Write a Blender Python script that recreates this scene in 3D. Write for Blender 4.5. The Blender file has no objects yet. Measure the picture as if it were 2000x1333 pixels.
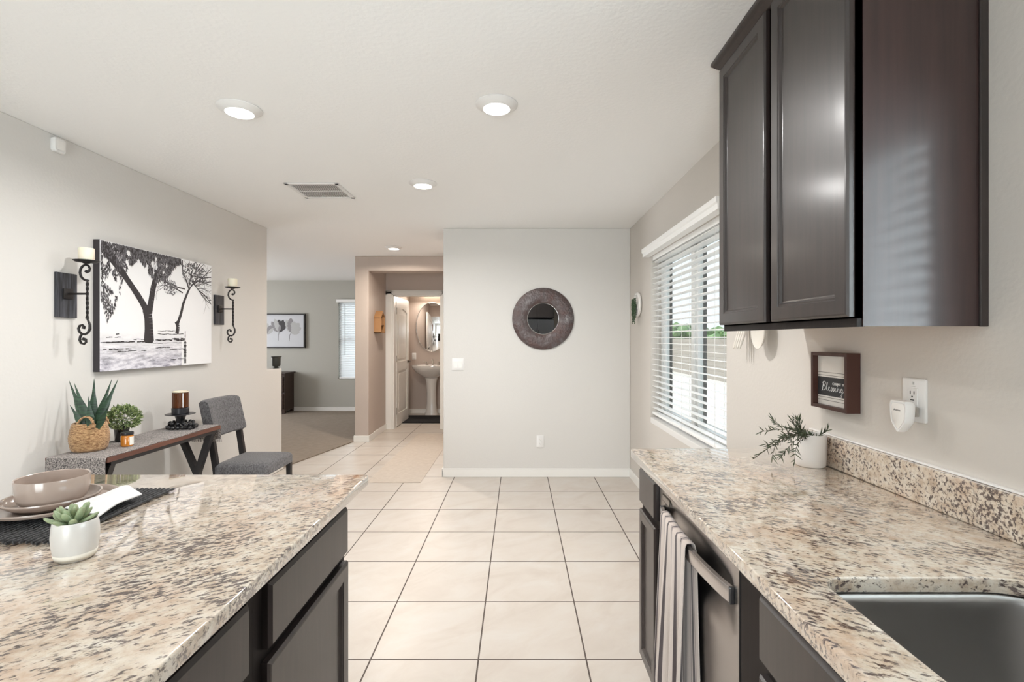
import bpy, bmesh, math, random
from mathutils import Vector, Matrix, Euler
random.seed(7)
PI = math.pi
scene = bpy.context.scene
COL = scene.collection

# ------------------------------------------------------------------ camera
H = 1.36            # eye height
F = 958.0           # focal length in pixels of the 2000 px wide frame
CX, CY = 1012.0, 661.7
CEIL = 2.447
cam_d = bpy.data.cameras.new('camera')
cam = bpy.data.objects.new('camera', cam_d); COL.objects.link(cam)
cam.location = (0, 0, H); cam.rotation_euler = (PI/2, 0, 0)
cam_d.sensor_width = 36.0
cam_d.lens = F/2000*36.0
cam_d.shift_x = (1000-CX)/2000
cam_d.shift_y = (CY-666.5)/2000
cam_d.clip_start = 0.02; cam_d.clip_end = 200
scene.camera = cam

# ------------------------------------------------------------------ view
scene.view_settings.view_transform = 'Standard'
scene.view_settings.look = 'None'
scene.view_settings.exposure = 0.68
scene.view_settings.gamma = 1.0
scene.cycles.use_denoising = True
scene.cycles.max_bounces = 10
scene.cycles.diffuse_bounces = 6
scene.cycles.transparent_max_bounces = 12
scene.cycles.sample_clamp_indirect = 6
scene.cycles.caustics_reflective = False
scene.cycles.caustics_refractive = False

# ------------------------------------------------------------------ world
w = bpy.data.worlds.new('sky'); scene.world = w; w.use_nodes = True
nt = w.node_tree; nt.nodes.clear()
out = nt.nodes.new('ShaderNodeOutputWorld'); bg = nt.nodes.new('ShaderNodeBackground')
tc = nt.nodes.new('ShaderNodeTexCoord'); sx = nt.nodes.new('ShaderNodeSeparateXYZ'); cr = nt.nodes.new('ShaderNodeValToRGB')
nt.links.new(tc.outputs['Generated'], sx.inputs[0]); nt.links.new(sx.outputs['Z'], cr.inputs[0])
cr.color_ramp.elements[0].position = 0.0; cr.color_ramp.elements[0].color = (0.86, 0.91, 0.97, 1)
cr.color_ramp.elements[1].position = 0.5; cr.color_ramp.elements[1].color = (0.86, 0.92, 1.0, 1)
nt.links.new(cr.outputs[0], bg.inputs['Color']); bg.inputs['Strength'].default_value = .9
nt.links.new(bg.outputs[0], out.inputs[0])

# ------------------------------------------------------------------ lights
def area(name, loc, rot, sx_, sy_, power, color=(1, 1, 1), shape='RECTANGLE'):
    d = bpy.data.lights.new(name, 'AREA'); d.energy = power; d.color = color
    d.shape = shape; d.size = sx_; d.size_y = sy_
    o = bpy.data.objects.new(name, d); COL.objects.link(o); o.location = loc; o.rotation_euler = rot
    return o
sun_d = bpy.data.lights.new('sun', 'SUN'); sun_d.energy = 5.0; sun_d.angle = 0.01; sun_d.color = (1, .96, .9)
sun = bpy.data.objects.new('sun', sun_d); COL.objects.link(sun)
sun.rotation_euler = Vector((-0.6, 0.0, 0.8)).to_track_quat('Z', 'Y').to_euler()
# daylight at the sink and living windows, then fill lights added out of view
area('sink_window_daylight', (1.36, 0.49, 1.56), (0, PI/2, 0), 1.0, 1.0, 30, (.86, .94, 1))
area('living_window_daylight', (-2.9, 9.62, 1.34), (-PI/2, 0, 0), 0.95, 1.45, 9, (.93, .97, 1))
area('added_living_fill', (-6.9, 7.0, 1.4), (0, -PI/2, 0), 1.3, 1.8, 95, (.95, .97, 1))  # added fill brightening the living room from outside the view
area('added_rear_fill', (-0.95, -2.95, 1.1), (PI/2, 0, 0), 1.75, 2.0, 85, (.97, .98, 1))  # added fill from behind the camera to even out the room
area('added_bounce_fill', (-0.95, -3.7, 0.0), Vector((0, -.62, -.78)).to_track_quat('Z', 'Y').to_euler(), 2.6, 1.6, 75, (.97, .98, 1))  # added low fill aimed upward to brighten the ceiling
LAMP_W = 12.0
DOWN = [(-1.315, 2.316), (-.10, 2.275), (-.666, 3.43), (-1.479, 5.83), (-1.3, -.9), (-.1, -.9)]  # last two are fill lights added behind the camera

# ------------------------------------------------------------------ mesh helpers
ORG = {}
def tagp(o, label=None, cat=None, group=None, kind=None):
    if label: o['label'] = label
    if cat: o['category'] = cat
    if group: o['group'] = group
    if kind: o['kind'] = kind
    return o
def thing(name, loc, label, cat, group=None, kind=None):
    o = bpy.data.objects.new(name, None); COL.objects.link(o); o.location = loc
    o.empty_display_size = .05
    ORG[o.name] = Vector(loc)
    return tagp(o, label, cat, group, kind)

class G:
    """collects shapes given in world coordinates; done() links them as ONE mesh"""
    def __init__(s): s.bm = bmesh.new()
    def merge(s, b):
        me = bpy.data.meshes.new('t'); b.to_mesh(me); b.free(); s.bm.from_mesh(me); bpy.data.meshes.remove(me)
    def box(s, x0, x1, y0, y1, z0, z1, bev=0, seg=2, M=None):
        b = bmesh.new()
        bmesh.ops.create_cube(b, size=1, matrix=Matrix.Translation(((x0+x1)/2, (y0+y1)/2, (z0+z1)/2)) @ Matrix.Diagonal((abs(x1-x0), abs(y1-y0), abs(z1-z0), 1)))
        if bev: bmesh.ops.bevel(b, geom=b.edges[:], offset=bev, segments=seg, profile=.6, affect='EDGES')
        if M is not None: bmesh.ops.transform(b, matrix=M, verts=b.verts)
        s.merge(b); return s
    def lathe(s, prof, c=(0, 0, 0), seg=40, axis='Z', M=None, close=False):
        b = bmesh.new(); rings = []
        R = {'Z': Matrix.Identity(4), 'X': Matrix.Rotation(PI/2, 4, 'Y'), '-X': Matrix.Rotation(-PI/2, 4, 'Y'), '-Y': Matrix.Rotation(PI/2, 4, 'X'), 'Y': Matrix.Rotation(-PI/2, 4, 'X')}[axis]
        for r, z in prof:
            if r < 1e-6: rings.append([b.verts.new((0, 0, z))])
            else: rings.append([b.verts.new((r*math.cos(2*PI*k/seg), r*math.sin(2*PI*k/seg), z)) for k in range(seg)])
        pairs = list(zip(rings, rings[1:]))
        if close: pairs.append((rings[-1], rings[0]))
        for a, q in pairs:
            for k in range(seg):
                k2 = (k+1) % seg
                if len(a) == 1 and len(q) == 1: continue
                if len(a) == 1: b.faces.new((a[0], q[k2], q[k]))
                elif len(q) == 1: b.faces.new((a[k], a[k2], q[0]))
                else: b.faces.new((a[k], a[k2], q[k2], q[k]))
        bmesh.ops.recalc_face_normals(b, faces=b.faces)
        T = Matrix.Translation(c) @ (M if M is not None else Matrix.Identity(4)) @ R
        bmesh.ops.transform(b, matrix=T, verts=b.verts); s.merge(b); return s
    def tube(s, pts, r, seg=8, cap=True):
        pts = [Vector(p) for p in pts]; n = len(pts)
        rs = r if isinstance(r, (list, tuple)) else [r]*n
        b = bmesh.new(); rings = []; up = None
        for i, p in enumerate(pts):
            t = (pts[min(i+1, n-1)]-pts[max(i-1, 0)]).normalized()
            if up is None:
                up = Vector((0, 0, 1)) if abs(t.z) < .9 else Vector((1, 0, 0))
            up = (up-t*up.dot(t)).normalized(); sd = t.cross(up)
            rings.append([b.verts.new(p+(up*math.cos(2*PI*k/seg)+sd*math.sin(2*PI*k/seg))*rs[i]) for k in range(seg)])
        for a, q in zip(rings, rings[1:]):
            for k in range(seg): b.faces.new((a[k], a[(k+1) % seg], q[(k+1) % seg], q[k]))
        if cap: b.faces.new(rings[0][::-1]); b.faces.new(rings[-1])
        bmesh.ops.recalc_face_normals(b, faces=b.faces); s.merge(b); return s
    def loft(s, loops, cap0=True, cap1=True, closed=True):
        b = bmesh.new(); rs = [[b.verts.new(p) for p in L] for L in loops]; n = len(rs[0])
        for a, q in zip(rs, rs[1:]):
            for k in range(n if closed else n-1): b.faces.new((a[k], a[(k+1) % n], q[(k+1) % n], q[k]))
        if cap0: b.faces.new(rs[0][::-1])
        if cap1: b.faces.new(rs[-1])
        bmesh.ops.recalc_face_normals(b, faces=b.faces); s.merge(b); return s
    def prism(s, poly, axis, d0, d1, bev=0):
        def P(u, v, d): return {'X': (d, u, v), 'Y': (u, d, v), 'Z': (u, v, d)}[axis]
        b = bmesh.new()
        A = [b.verts.new(P(u, v, d0)) for u, v in poly]; B = [b.verts.new(P(u, v, d1)) for u, v in poly]
        n = len(poly)
        for k in range(n): b.faces.new((A[k], A[(k+1) % n], B[(k+1) % n], B[k]))
        b.faces.new(A[::-1]); b.faces.new(B)
        bmesh.ops.recalc_face_normals(b, faces=b.faces)
        if bev: bmesh.ops.bevel(b, geom=b.edges[:], offset=bev, segments=2, profile=.6, affect='EDGES')
        s.merge(b); return s
    def ball(s, c, r, sub=2, sc=(1, 1, 1), M=None):
        b = bmesh.new(); bmesh.ops.create_icosphere(b, subdivisions=sub, radius=r, matrix=Matrix.Translation(c) @ (M if M is not None else Matrix.Identity(4)) @ Matrix.Diagonal((*sc, 1)))
        s.merge(b); return s
    def leaf(s, base, tip, wdt, nrm, bend=0.0, n=8, cup=.25, thick=0.0, shape=None):
        """tapered blade from base to tip, folded along its middle"""
        base = Vector(base); tip = Vector(tip); nrm = Vector(nrm)
        d = tip-base; L = d.length; t = d.normalized(); sd = t.cross(nrm).normalized(); nr = sd.cross(t).normalized()
        b = bmesh.new(); rows = []
        for i in range(n+1):
            u = i/n
            ww = (shape(u) if shape else math.sin(PI*(u*.85+.15))**.8)*wdt/2
            ww = max(ww, wdt*.01)
            c = base+d*u+nr*bend*math.sin(PI*u/2)**2*L
            rows.append([b.verts.new(c-sd*ww+nr*cup*ww), b.verts.new(c), b.verts.new(c+sd*ww+nr*cup*ww)])
            if thick:
                rows[-1].append(b.verts.new(c-nr*thick*(1-u*.9)))
        for a, q in zip(rows, rows[1:]):
            b.faces.new((a[0], a[1], q[1], q[0])); b.faces.new((a[1], a[2], q[2], q[1]))
            if thick:
                b.faces.new((a[2], a[3], q[3], q[2])); b.faces.new((a[3], a[0], q[0], q[3]))
        s.merge(b); return s
    def done(s, name, mat, parent=None, smooth=False, **kw):
        bm = s.bm; bm.verts.ensure_lookup_table()
        if parent is not None: org = ORG[parent.name]
        else:
            xs = [v.co.x for v in bm.verts]; ys = [v.co.y for v in bm.verts]; zs = [v.co.z for v in bm.verts]
            org = Vector(((min(xs)+max(xs))/2, (min(ys)+max(ys))/2, min(zs)))
        if kw.pop('world', False): org = Vector((0, 0, 0))
        bmesh.ops.translate(bm, vec=-org, verts=bm.verts)
        me = bpy.data.meshes.new(name); bm.to_mesh(me); bm.free()
        if mat is not None: me.materials.append(mat)
        if smooth:
            for p in me.polygons: p.use_smooth = True
            if smooth == 'auto':
                me.set_sharp_from_angle(angle=math.radians(38))
        o = bpy.data.objects.new(name, me); COL.objects.link(o)
        if parent is not None: o.parent = parent
        else: o.location = org
        ORG[o.name] = org
        return tagp(o, **kw)
def struct(g, name, mat, **kw):
    return g.done(name, mat, kind='structure', **kw)
def dup(root, loc, label=None):
    def cp(o, par):
        c = o.copy(); COL.objects.link(c); c.parent = par
        for ch in list(o.children): cp(ch, c)
        return c
    r = cp(root, None); r.location = loc
    if label: r['label'] = label
    return r
def PX(px, py, Y):
    """point of the photograph at depth Y"""
    return Vector(((px-CX)*Y/F, Y, H-(py-CY)*Y/F))
def rrect(x0, x1, y0, y1, r, n=6):
    pts = []
    rr = r if isinstance(r, (list, tuple)) else [r]*4
    for (cx, cy, a0, q) in ((x1, y1, 0, rr[0]), (x0, y1, 90, rr[1]), (x0, y0, 180, rr[2]), (x1, y0, 270, rr[3])):
        sx = -1 if cx == x1 else 1; sy = -1 if cy == y1 else 1
        for k in range(n+1):
            a = math.radians(a0+90*k/n); pts.append((cx+sx*q+q*math.cos(a), cy+sy*q+q*math.sin(a)))
    return pts

# ------------------------------------------------------------------ materials
def mat(name, col, rough=.5, metal=0, spec=.5, coat=0, coat_rough=.1, bump=None, sheen=0, trans=0, emit=None, alpha=None, sss=0):
    m = bpy.data.materials.new(name); m.use_nodes = True; n = m.node_tree; p = n.nodes['Principled BSDF']
    p.inputs['Base Color'].default_value = (*col, 1); p.inputs['Roughness'].default_value = rough
    p.inputs['Metallic'].default_value = metal; p.inputs['Specular IOR Level'].default_value = spec
    p.inputs['Coat Weight'].default_value = coat; p.inputs['Coat Roughness'].default_value = coat_rough
    p.inputs['Sheen Weight'].default_value = sheen; p.inputs['Transmission Weight'].default_value = trans
    if sss:
        p.inputs['Subsurface Weight'].default_value = sss; p.inputs['Subsurface Scale'].default_value = .02
    if emit: p.inputs['Emission Color'].default_value = (*emit[0], 1); p.inputs['Emission Strength'].default_value = emit[1]
    if bump:
        sc, st, dist = bump
        t = n.nodes.new('ShaderNodeTexCoord'); nz = n.nodes.new('ShaderNodeTexNoise'); b = n.nodes.new('ShaderNodeBump')
        nz.inputs['Scale'].default_value = sc; nz.inputs['Detail'].default_value = 4
        b.inputs['Strength'].default_value = st; b.inputs['Distance'].default_value = dist
        n.links.new(t.outputs['Object'], nz.inputs['Vector']); n.links.new(nz.outputs['Fac'], b.inputs['Height']); n.links.new(b.outputs['Normal'], p.inputs['Normal'])
    return m
def nodes(m): return m.node_tree.nodes, m.node_tree.links, m.node_tree.nodes['Principled BSDF']
def noise(n, l, vec, scale, detail=4, rough=.55, stretch=None, dist=0):
    nz = n.new('ShaderNodeTexNoise'); nz.inputs['Scale'].default_value = scale; nz.inputs['Detail'].default_value = detail
    nz.inputs['Roughness'].default_value = rough; nz.inputs['Distortion'].default_value = dist
    if stretch:
        mp = n.new('ShaderNodeMapping'); mp.inputs['Scale'].default_value = stretch[:3]
        if len(stretch) > 3:
            mp.vector_type = 'TEXTURE'; mp.inputs['Rotation'].default_value = (0, 0, stretch[3]); mp.inputs['Scale'].default_value = [1/q for q in stretch[:3]]
        l.new(vec, mp.inputs['Vector']); vec = mp.outputs[0]
    l.new(vec, nz.inputs['Vector']); return nz.outputs['Fac']
def ramp(n, l, fac, stops):
    r = n.new('ShaderNodeValToRGB'); e = r.color_ramp.elements
    while len(e) < len(stops): e.new(.5)
    for k, (p, c) in enumerate(stops):
        e[k].position = p; e[k].color = (*c, 1) if len(c) == 3 else c
    l.new(fac, r.inputs[0]); return r.outputs[0]
def mix(n, l, fac, a, b, blend='MIX'):
    x = n.new('ShaderNodeMix'); x.data_type = 'RGBA'; x.blend_type = blend
    for sock, v in ((x.inputs[0], fac), (x.inputs[6], a), (x.inputs[7], b)):
        if hasattr(v, 'is_output'): l.new(v, sock)
        elif isinstance(v, (int, float)): sock.default_value = v
        else: sock.default_value = (*v, 1)
    return x.outputs[2]
def objco(n): return n.new('ShaderNodeTexCoord').outputs['Object']
def bump(n, l, p, h, st, dist):
    b = n.new('ShaderNodeBump'); b.inputs['Strength'].default_value = st; b.inputs['Distance'].default_value = dist
    l.new(h, b.inputs['Height']); l.new(b.outputs[0], p.inputs['Normal'])

def paint(name, col): return mat(name, col, rough=.62, spec=.3, bump=(70, .18, .004))
M_wall = paint('greige wall paint', (.585, .552, .512))
M_wall_l = paint('light greige wall paint', (.65, .635, .61))
M_wall_liv = paint('grey wall paint', (.42, .41, .37))
M_wall_hall = paint('taupe wall paint', (.50, .43, .385))
M_ceil = mat('ceiling paint', (.86, .86, .85), rough=.7, spec=.2, bump=(55, .3, .004))
M_trim = mat('white trim paint', (.80, .79, .76), rough=.35)
M_white = mat('white plastic', (.74, .73, .715), rough=.3)
M_blind = mat('white faux wood blind', (.90, .90, .89), rough=.35)
M_vinyl = mat('white vinyl window frame', (.72, .72, .70), rough=.3)
M_dkframe = mat('dark window screen frame', (.05, .048, .045), rough=.4)
M_black = mat('black iron', (.018, .015, .014), rough=.45, metal=.3, bump=(90, .4, .003))
M_blackgloss = mat('black glazed', (.012, .012, .014), rough=.18, coat=.4)
M_blacksatin = mat('black satin metal', (.014, .014, .018), rough=.35)
M_blackwood = mat('black painted wood', (.016, .014, .015), rough=.42)
M_wax = mat('ivory wax', (.80, .74, .60), rough=.5, sss=.3)
M_chrome = mat('brushed nickel', (.55, .53, .50), rough=.25, metal=1)
M_darkmetal = mat('dark bronze hardware', (.10, .085, .07), rough=.35, metal=1)
M_mirror = mat('mirror glass', (.86, .87, .88), rough=.01, metal=1)
M_porc = mat('white porcelain', (.80, .78, .75), rough=.12, coat=.5)
M_rubber = mat('black bath mat pile', (.010, .010, .012), rough=.95, bump=(300, .8, .01))
M_pot = mat('white glazed ceramic', (.60, .585, .56), rough=.3, coat=.35, bump=(25, .15, .004))
M_pot_raw = mat('cream unglazed ceramic', (.72, .68, .60), rough=.6)
M_potmatte = mat('matte white ceramic', (.72, .69, .66), rough=.5)
M_soil = mat('dark soil', (.03, .022, .016), rough=.9, bump=(120, 1, .01))
M_taupe = mat('taupe stoneware glaze', (.40, .32, .275), rough=.16, coat=.5, coat_rough=.06)
M_taupe2 = mat('taupe stoneware plate glaze', (.36, .285, .24), rough=.2, coat=.4, coat_rough=.08)
M_napkin = mat('white linen', (.60, .60, .605), rough=.85, bump=(500, .5, .001))
M_black_slot = mat('socket slot black', (.02, .02, .02), rough=.6)
M_greymark = mat('grey print', (.35, .34, .33), rough=.6)
M_amber = mat('amber candle glass', (.085, .026, .008), rough=.12, coat=.5)
M_amber2 = mat('amber jar glass', (.48, .17, .02), rough=.12, coat=.5)
M_goldrim = mat('pale glass rim', (.62, .56, .42), rough=.15)
M_label = mat('cream paper label', (.72, .70, .64), rough=.7)
M_steel_dk = mat('black stainless', (.10, .10, .105), rough=.3, metal=1)
M_red = mat('walnut stained frame', (.055, .019, .012), rough=.45, bump=(60, .2, .002))
M_sign = mat('white painted board', (.66, .63, .59), rough=.6)
M_signblk = mat('chalkboard black', (.022, .022, .024), rough=.6)
M_signgrey = mat('grey painted line', (.17, .16, .145), rough=.6)
M_chalk = mat('white lettering', (.75, .75, .73), rough=.6)
M_ink = mat('black canvas edge', (.028, .023, .026), rough=.6)
M_inkpaint = mat('charcoal print ink', (.028, .024, .027), rough=.6)
M_greyink = mat('grey print ink', (.13, .125, .135), rough=.6)
M_birdwood = mat('honey wood', (.38, .20, .085), rough=.55, bump=(60, .3, .002))
M_whitewood = mat('whitewashed wood', (.66, .62, .56), rough=.6, bump=(80, .5, .003))
M_undercab = mat('raw maple veneer', (.55, .35, .20), rough=.5)
M_pearls = mat('trailing green beads', (.035, .075, .03), rough=.5)
M_succ = mat('pale green succulent', (.27, .34, .20), rough=.5, sss=.1)
M_lens = mat('lit lamp lens', (1, 1, 1), emit=((1, .95, .88), 6.0))
M_exwall = mat('tan block', (.24, .215, .19), rough=.9, bump=(20, .5, .01))
M_ground = mat('pale gravel', (.42, .41, .39), rough=.95, bump=(40, .6, .02))

# greige walls etc done; wood
def wood(name, c1, c2, rough=.28, coat=.5, grain=(1, 1, .06), scale=60, cr_=.15):
    m = mat(name, c1, rough=rough, coat=coat, coat_rough=cr_); n, l, p = nodes(m)
    f = noise(n, l, objco(n), scale, 5, .6, grain)
    l.new(ramp(n, l, f, [(.35, c1), (.65, c2)]), p.inputs['Base Color'])
    bump(n, l, p, f, .06, .002); return m
M_esp = wood('espresso cabinet wood', (.016, .011, .010), (.026, .017, .015), rough=.42, coat=.42, cr_=.19)
M_esp_side = wood('espresso side panel veneer', (.020, .009, .008), (.034, .015, .013), rough=.5, coat=.42, cr_=.17, scale=35)
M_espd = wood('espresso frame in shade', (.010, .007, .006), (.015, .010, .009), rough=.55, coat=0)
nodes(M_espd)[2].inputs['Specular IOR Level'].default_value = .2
M_table = wood('reddish brown table wood', (.075, .026, .016), (.13, .045, .026), rough=.4, coat=.2, grain=(1, .06, 1))
M_console = wood('carved dark wood', (.022, .012, .009), (.06, .03, .02), rough=.5, coat=.1, grain=(.1, 1, 1))

# granite
def granite(name, ang):
    m = mat(name, (.6, .5, .4), rough=.09, coat=1, coat_rough=.02); n, l, p = nodes(m)
    co = objco(n); ST = (.5, 1.15, 1, ang)
    big = noise(n, l, co, 7, 4, .6)
    base = ramp(n, l, noise(n, l, co, 26, 6, .7), [(.30, (.38, .28, .20)), (.46, (.55, .46, .365)), (.60, (.64, .58, .495)), (.8, (.62, .59, .54))])
    base = mix(n, l, ramp(n, l, noise(n, l, co, 6, 4, .6), [(.50, (0, 0, 0)), (.70, (.5, .5, .5))]), base, (.50, .33, .23))
    sp_m = noise(n, l, co, 125, 4, .62, ST)
    addn = n.new('ShaderNodeMath'); addn.operation = 'MULTIPLY_ADD'; addn.inputs[1].default_value = .45
    l.new(big, addn.inputs[0]); l.new(sp_m, addn.inputs[2])
    spk = ramp(n, l, addn.outputs[0], [(.752, (0, 0, 0)), (.835, (.95, .95, .95))])
    gry = ramp(n, l, noise(n, l, co, 85, 5, .7, ST), [(.53, (0, 0, 0)), (.70, (.58, .58, .58))])
    c1 = mix(n, l, gry, base, (.27, .225, .20))
    dk = ramp(n, l, noise(n, l, co, 60, 2), [(.4, (.045, .03, .032)), (.6, (.12, .09, .082))])
    l.new(mix(n, l, spk, c1, dk), p.inputs['Base Color']); return m
M_gran = granite('speckled granite', math.radians(-30))
M_gran_i = granite('warm speckled granite', math.radians(35))

# floor tile
M_tile = mat('beige ceramic floor tile', (.6, .55, .5), rough=.3, spec=.4); n, l, p = nodes(M_tile)
co = objco(n); TS = .4566
mp = n.new('ShaderNodeMapping'); mp.inputs['Location'].default_value = (.625+TS*20, -2.0767+TS*20, 0); l.new(co, mp.inputs['Vector'])
bk = n.new('ShaderNodeTexBrick'); bk.offset = 0; bk.squash = 1
for k, v in (('Scale', 1), ('Mortar Size', .0036), ('Mortar Smooth', .15), ('Bias', 0), ('Brick Width', TS), ('Row Height', TS)): bk.inputs[k].default_value = v
bk.inputs['Color1'].default_value = (.485, .485, .485, 1); bk.inputs['Color2'].default_value = (.515, .515, .515, 1)
l.new(mp.outputs[0], bk.inputs['Vector'])
cl = ramp(n, l, noise(n, l, co, 3.2, 5, .6, (1, 1.8, 1, .6), .6), [(.32, (.49, .435, .385)), (.5, (.53, .48, .43)), (.68, (.55, .512, .47))])
cl = mix(n, l, .5, cl, bk.outputs['Color'], 'OVERLAY')
cl = mix(n, l, bk.outputs['Fac'], cl, (.085, .066, .055))
l.new(cl, p.inputs['Base Color'])
rr = ramp(n, l, bk.outputs['Fac'], [(0, (.34, .34, .34)), (1, (.8, .8, .8))]); l.new(rr, p.inputs['Roughness'])
inv = n.new('ShaderNodeMath'); inv.operation = 'SUBTRACT'; inv.inputs[0].default_value = 1; l.new(bk.outputs['Fac'], inv.inputs[1])
bump(n, l, p, inv.outputs[0], .5, .002)

# carpet
M_carpet = mat('beige carpet pile', (.33, .28, .23), rough=.98, spec=.1); n, l, p = nodes(M_carpet)
co = objco(n); a = noise(n, l, co, 160, 3, .7); b_ = noise(n, l, co, 14, 3, .6)
l.new(mix(n, l, .5, ramp(n, l, a, [(.3, (.20, .163, .13)), (.7, (.38, .32, .26))]), ramp(n, l, b_, [(.3, (.26, .215, .175)), (.7, (.34, .285, .235))])), p.inputs['Base Color'])
bump(n, l, p, a, .9, .01)
M_rug = mat('thin beige runner', (.50, .42, .345), rough=.8); n, l, p = nodes(M_rug)
l.new(ramp(n, l, noise(n, l, objco(n), 20, 5, .65), [(.3, (.47, .405, .345)), (.7, (.54, .475, .41))]), p.inputs['Base Color'])

def weave(name, c1, c2, scale=240, rough=.9, stretch=(1, 1, 1), b=.6):
    m = mat(name, c1, rough=rough, spec=.2, sheen=.2); n, l, p = nodes(m)
    f = noise(n, l, objco(n), scale, 3, .7, stretch); l.new(ramp(n, l, f, [(.38, c1), (.62, c2)]), p.inputs['Base Color']); bump(n, l, p, f, b, .003); return m
M_runner = weave('black and cream woven runner', (.022, .020, .022), (.40, .355, .33), 175, stretch=(1, 1, 1))
M_chairfab = weave('grey chair upholstery', (.065, .062, .064), (.155, .150, .155), 130, stretch=(1, 1, .5))
M_basket = weave('woven seagrass', (.20, .10, .045), (.52, .33, .17), 130, stretch=(.5, .5, 1.6), b=1)
M_placemat = weave('black braided fibre', (.012, .012, .013), (.05, .048, .05), 260, b=1)

# snake plant leaf, shrub leaves
def leafmat(name, c1, c2, scale, stretch=(1, 1, 1)):
    m = mat(name, c1, rough=.45); n, l, p = nodes(m)
    f = noise(n, l, objco(n), scale, 3, .6, stretch); l.new(ramp(n, l, f, [(.4, c1), (.6, c2)]), p.inputs['Base Color']); return m
M_snake = leafmat('banded dark green leaf', (.010, .026, .014), (.028, .068, .032), 60, (.25, .25, 2.2))
M_bush = leafmat('pale variegated leaf', (.07, .13, .035), (.40, .47, .22), 60)
M_rosem = leafmat('dusty green leaf', (.055, .075, .045), (.11, .13, .075), 60)
M_tree = leafmat('garden foliage', (.05, .11, .04), (.14, .22, .09), 6)

# brushed steel
def steel(name, col, rough, stretch=(1, 1, .03)):
    m = mat(name, col, rough=rough, metal=1); n, l, p = nodes(m)
    f = noise(n, l, objco(n), 120, 3, .6, stretch); bump(n, l, p, f, .05, .001); return m
M_dw = steel('stainless dishwasher panel', (.40, .375, .36), .30, (1, 1, .03))
M_handle = steel('stainless handle', (.60, .57, .56), .26, (1, .03, 1))
M_sink = steel('satin sink steel', (.36, .35, .34), .34, (1, .05, 1))

# towel stripes across its width (u = UV.x)
M_towel = mat('striped cotton towel', (.7, .65, .6), rough=.9, sheen=.2, bump=(400, .5, .002)); n, l, p = nodes(M_towel)
uv = n.new('ShaderNodeUVMap'); sp = n.new('ShaderNodeSeparateXYZ'); l.new(uv.outputs[0], sp.inputs[0])
fr = n.new('ShaderNodeMath'); fr.operation = 'FRACT'; ml = n.new('ShaderNodeMath'); ml.operation = 'MULTIPLY'; ml.inputs[1].default_value = 3.0
l.new(sp.outputs[0], ml.inputs[0]); l.new(ml.outputs[0], fr.inputs[0])
cr_t = (.54, .465, .42); dk_t = (.075, .058, .06)
r_ = n.new('ShaderNodeValToRGB'); r_.color_ramp.interpolation = 'CONSTANT'; e = r_.color_ramp.elements
st = [(0, cr_t), (.30, (.30, .25, .23)), (.35, cr_t), (.38, dk_t), (.48, cr_t), (.52, (.28, .23, .22)), (.56, cr_t), (.83, dk_t), (.94, cr_t)]
while len(e) < len(st): e.new(.5)
for k, (q, c) in enumerate(st): e[k].position = q; e[k].color = (*c, 1)
l.new(fr.outputs[0], r_.inputs[0]); l.new(r_.outputs[0], p.inputs['Base Color'])

# hammered mirror frame
M_hammer = mat('hammered bronze', (.07, .055, .055), rough=.45, metal=.45); n, l, p = nodes(M_hammer)
co = objco(n); v = n.new('ShaderNodeTexVoronoi'); v.inputs['Scale'].default_value = 55; l.new(co, v.inputs['Vector'])
l.new(ramp(n, l, noise(n, l, co, 9, 5, .65), [(.3, (.10, .055, .048)), (.5, (.105, .082, .080)), (.7, (.21, .19, .19))]), p.inputs['Base Color'])
bump(n, l, p, v.outputs['Distance'], .5, .006)

# weathered sconce board
M_board = mat('weathered black board', (.03, .03, .035), rough=.55); n, l, p = nodes(M_board)
f = noise(n, l, objco(n), 70, 4, .6, (1, 1, .06)); l.new(ramp(n, l, f, [(.4, (.014, .014, .017)), (.7, (.085, .09, .11))]), p.inputs['Base Color']); bump(n, l, p, f, .5, .003)

# art papers
M_canvas = mat('printed canvas', (.80, .80, .81), rough=.6); n, l, p = nodes(M_canvas)
co = objco(n); sp = n.new('ShaderNodeSeparateXYZ'); l.new(co, sp.inputs[0])
# the watery ground of the print: grey mottling low on the left two thirds
f = noise(n, l, co, 20, 6, .7, (1, .45, 1.8))
g1 = ramp(n, l, f, [(.36, (.12, .115, .15)), (.48, (.40, .39, .46)), (.60, (.72, .71, .76))])
zr = n.new('ShaderNodeMapRange'); zr.inputs['From Min'].default_value = .02; zr.inputs['From Max'].default_value = .24
zr.inputs['To Min'].default_value = 1; zr.inputs['To Max'].default_value = 0; l.new(sp.outputs['Z'], zr.inputs['Value'])
yr = n.new('ShaderNodeMath'); yr.operation = 'LESS_THAN'; yr.inputs[1].default_value = .175; l.new(sp.outputs['Y'], yr.inputs[0])
mm = n.new('ShaderNodeMath'); mm.operation = 'MULTIPLY'; l.new(zr.outputs[0], mm.inputs[0]); l.new(yr.outputs[0], mm.inputs[1])
l.new(mix(n, l, mm.outputs[0], (.82, .82, .83), g1), p.inputs['Base Color'])
M_paper = mat('pale print paper', (.52, .53, .56), rough=.5)

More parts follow.
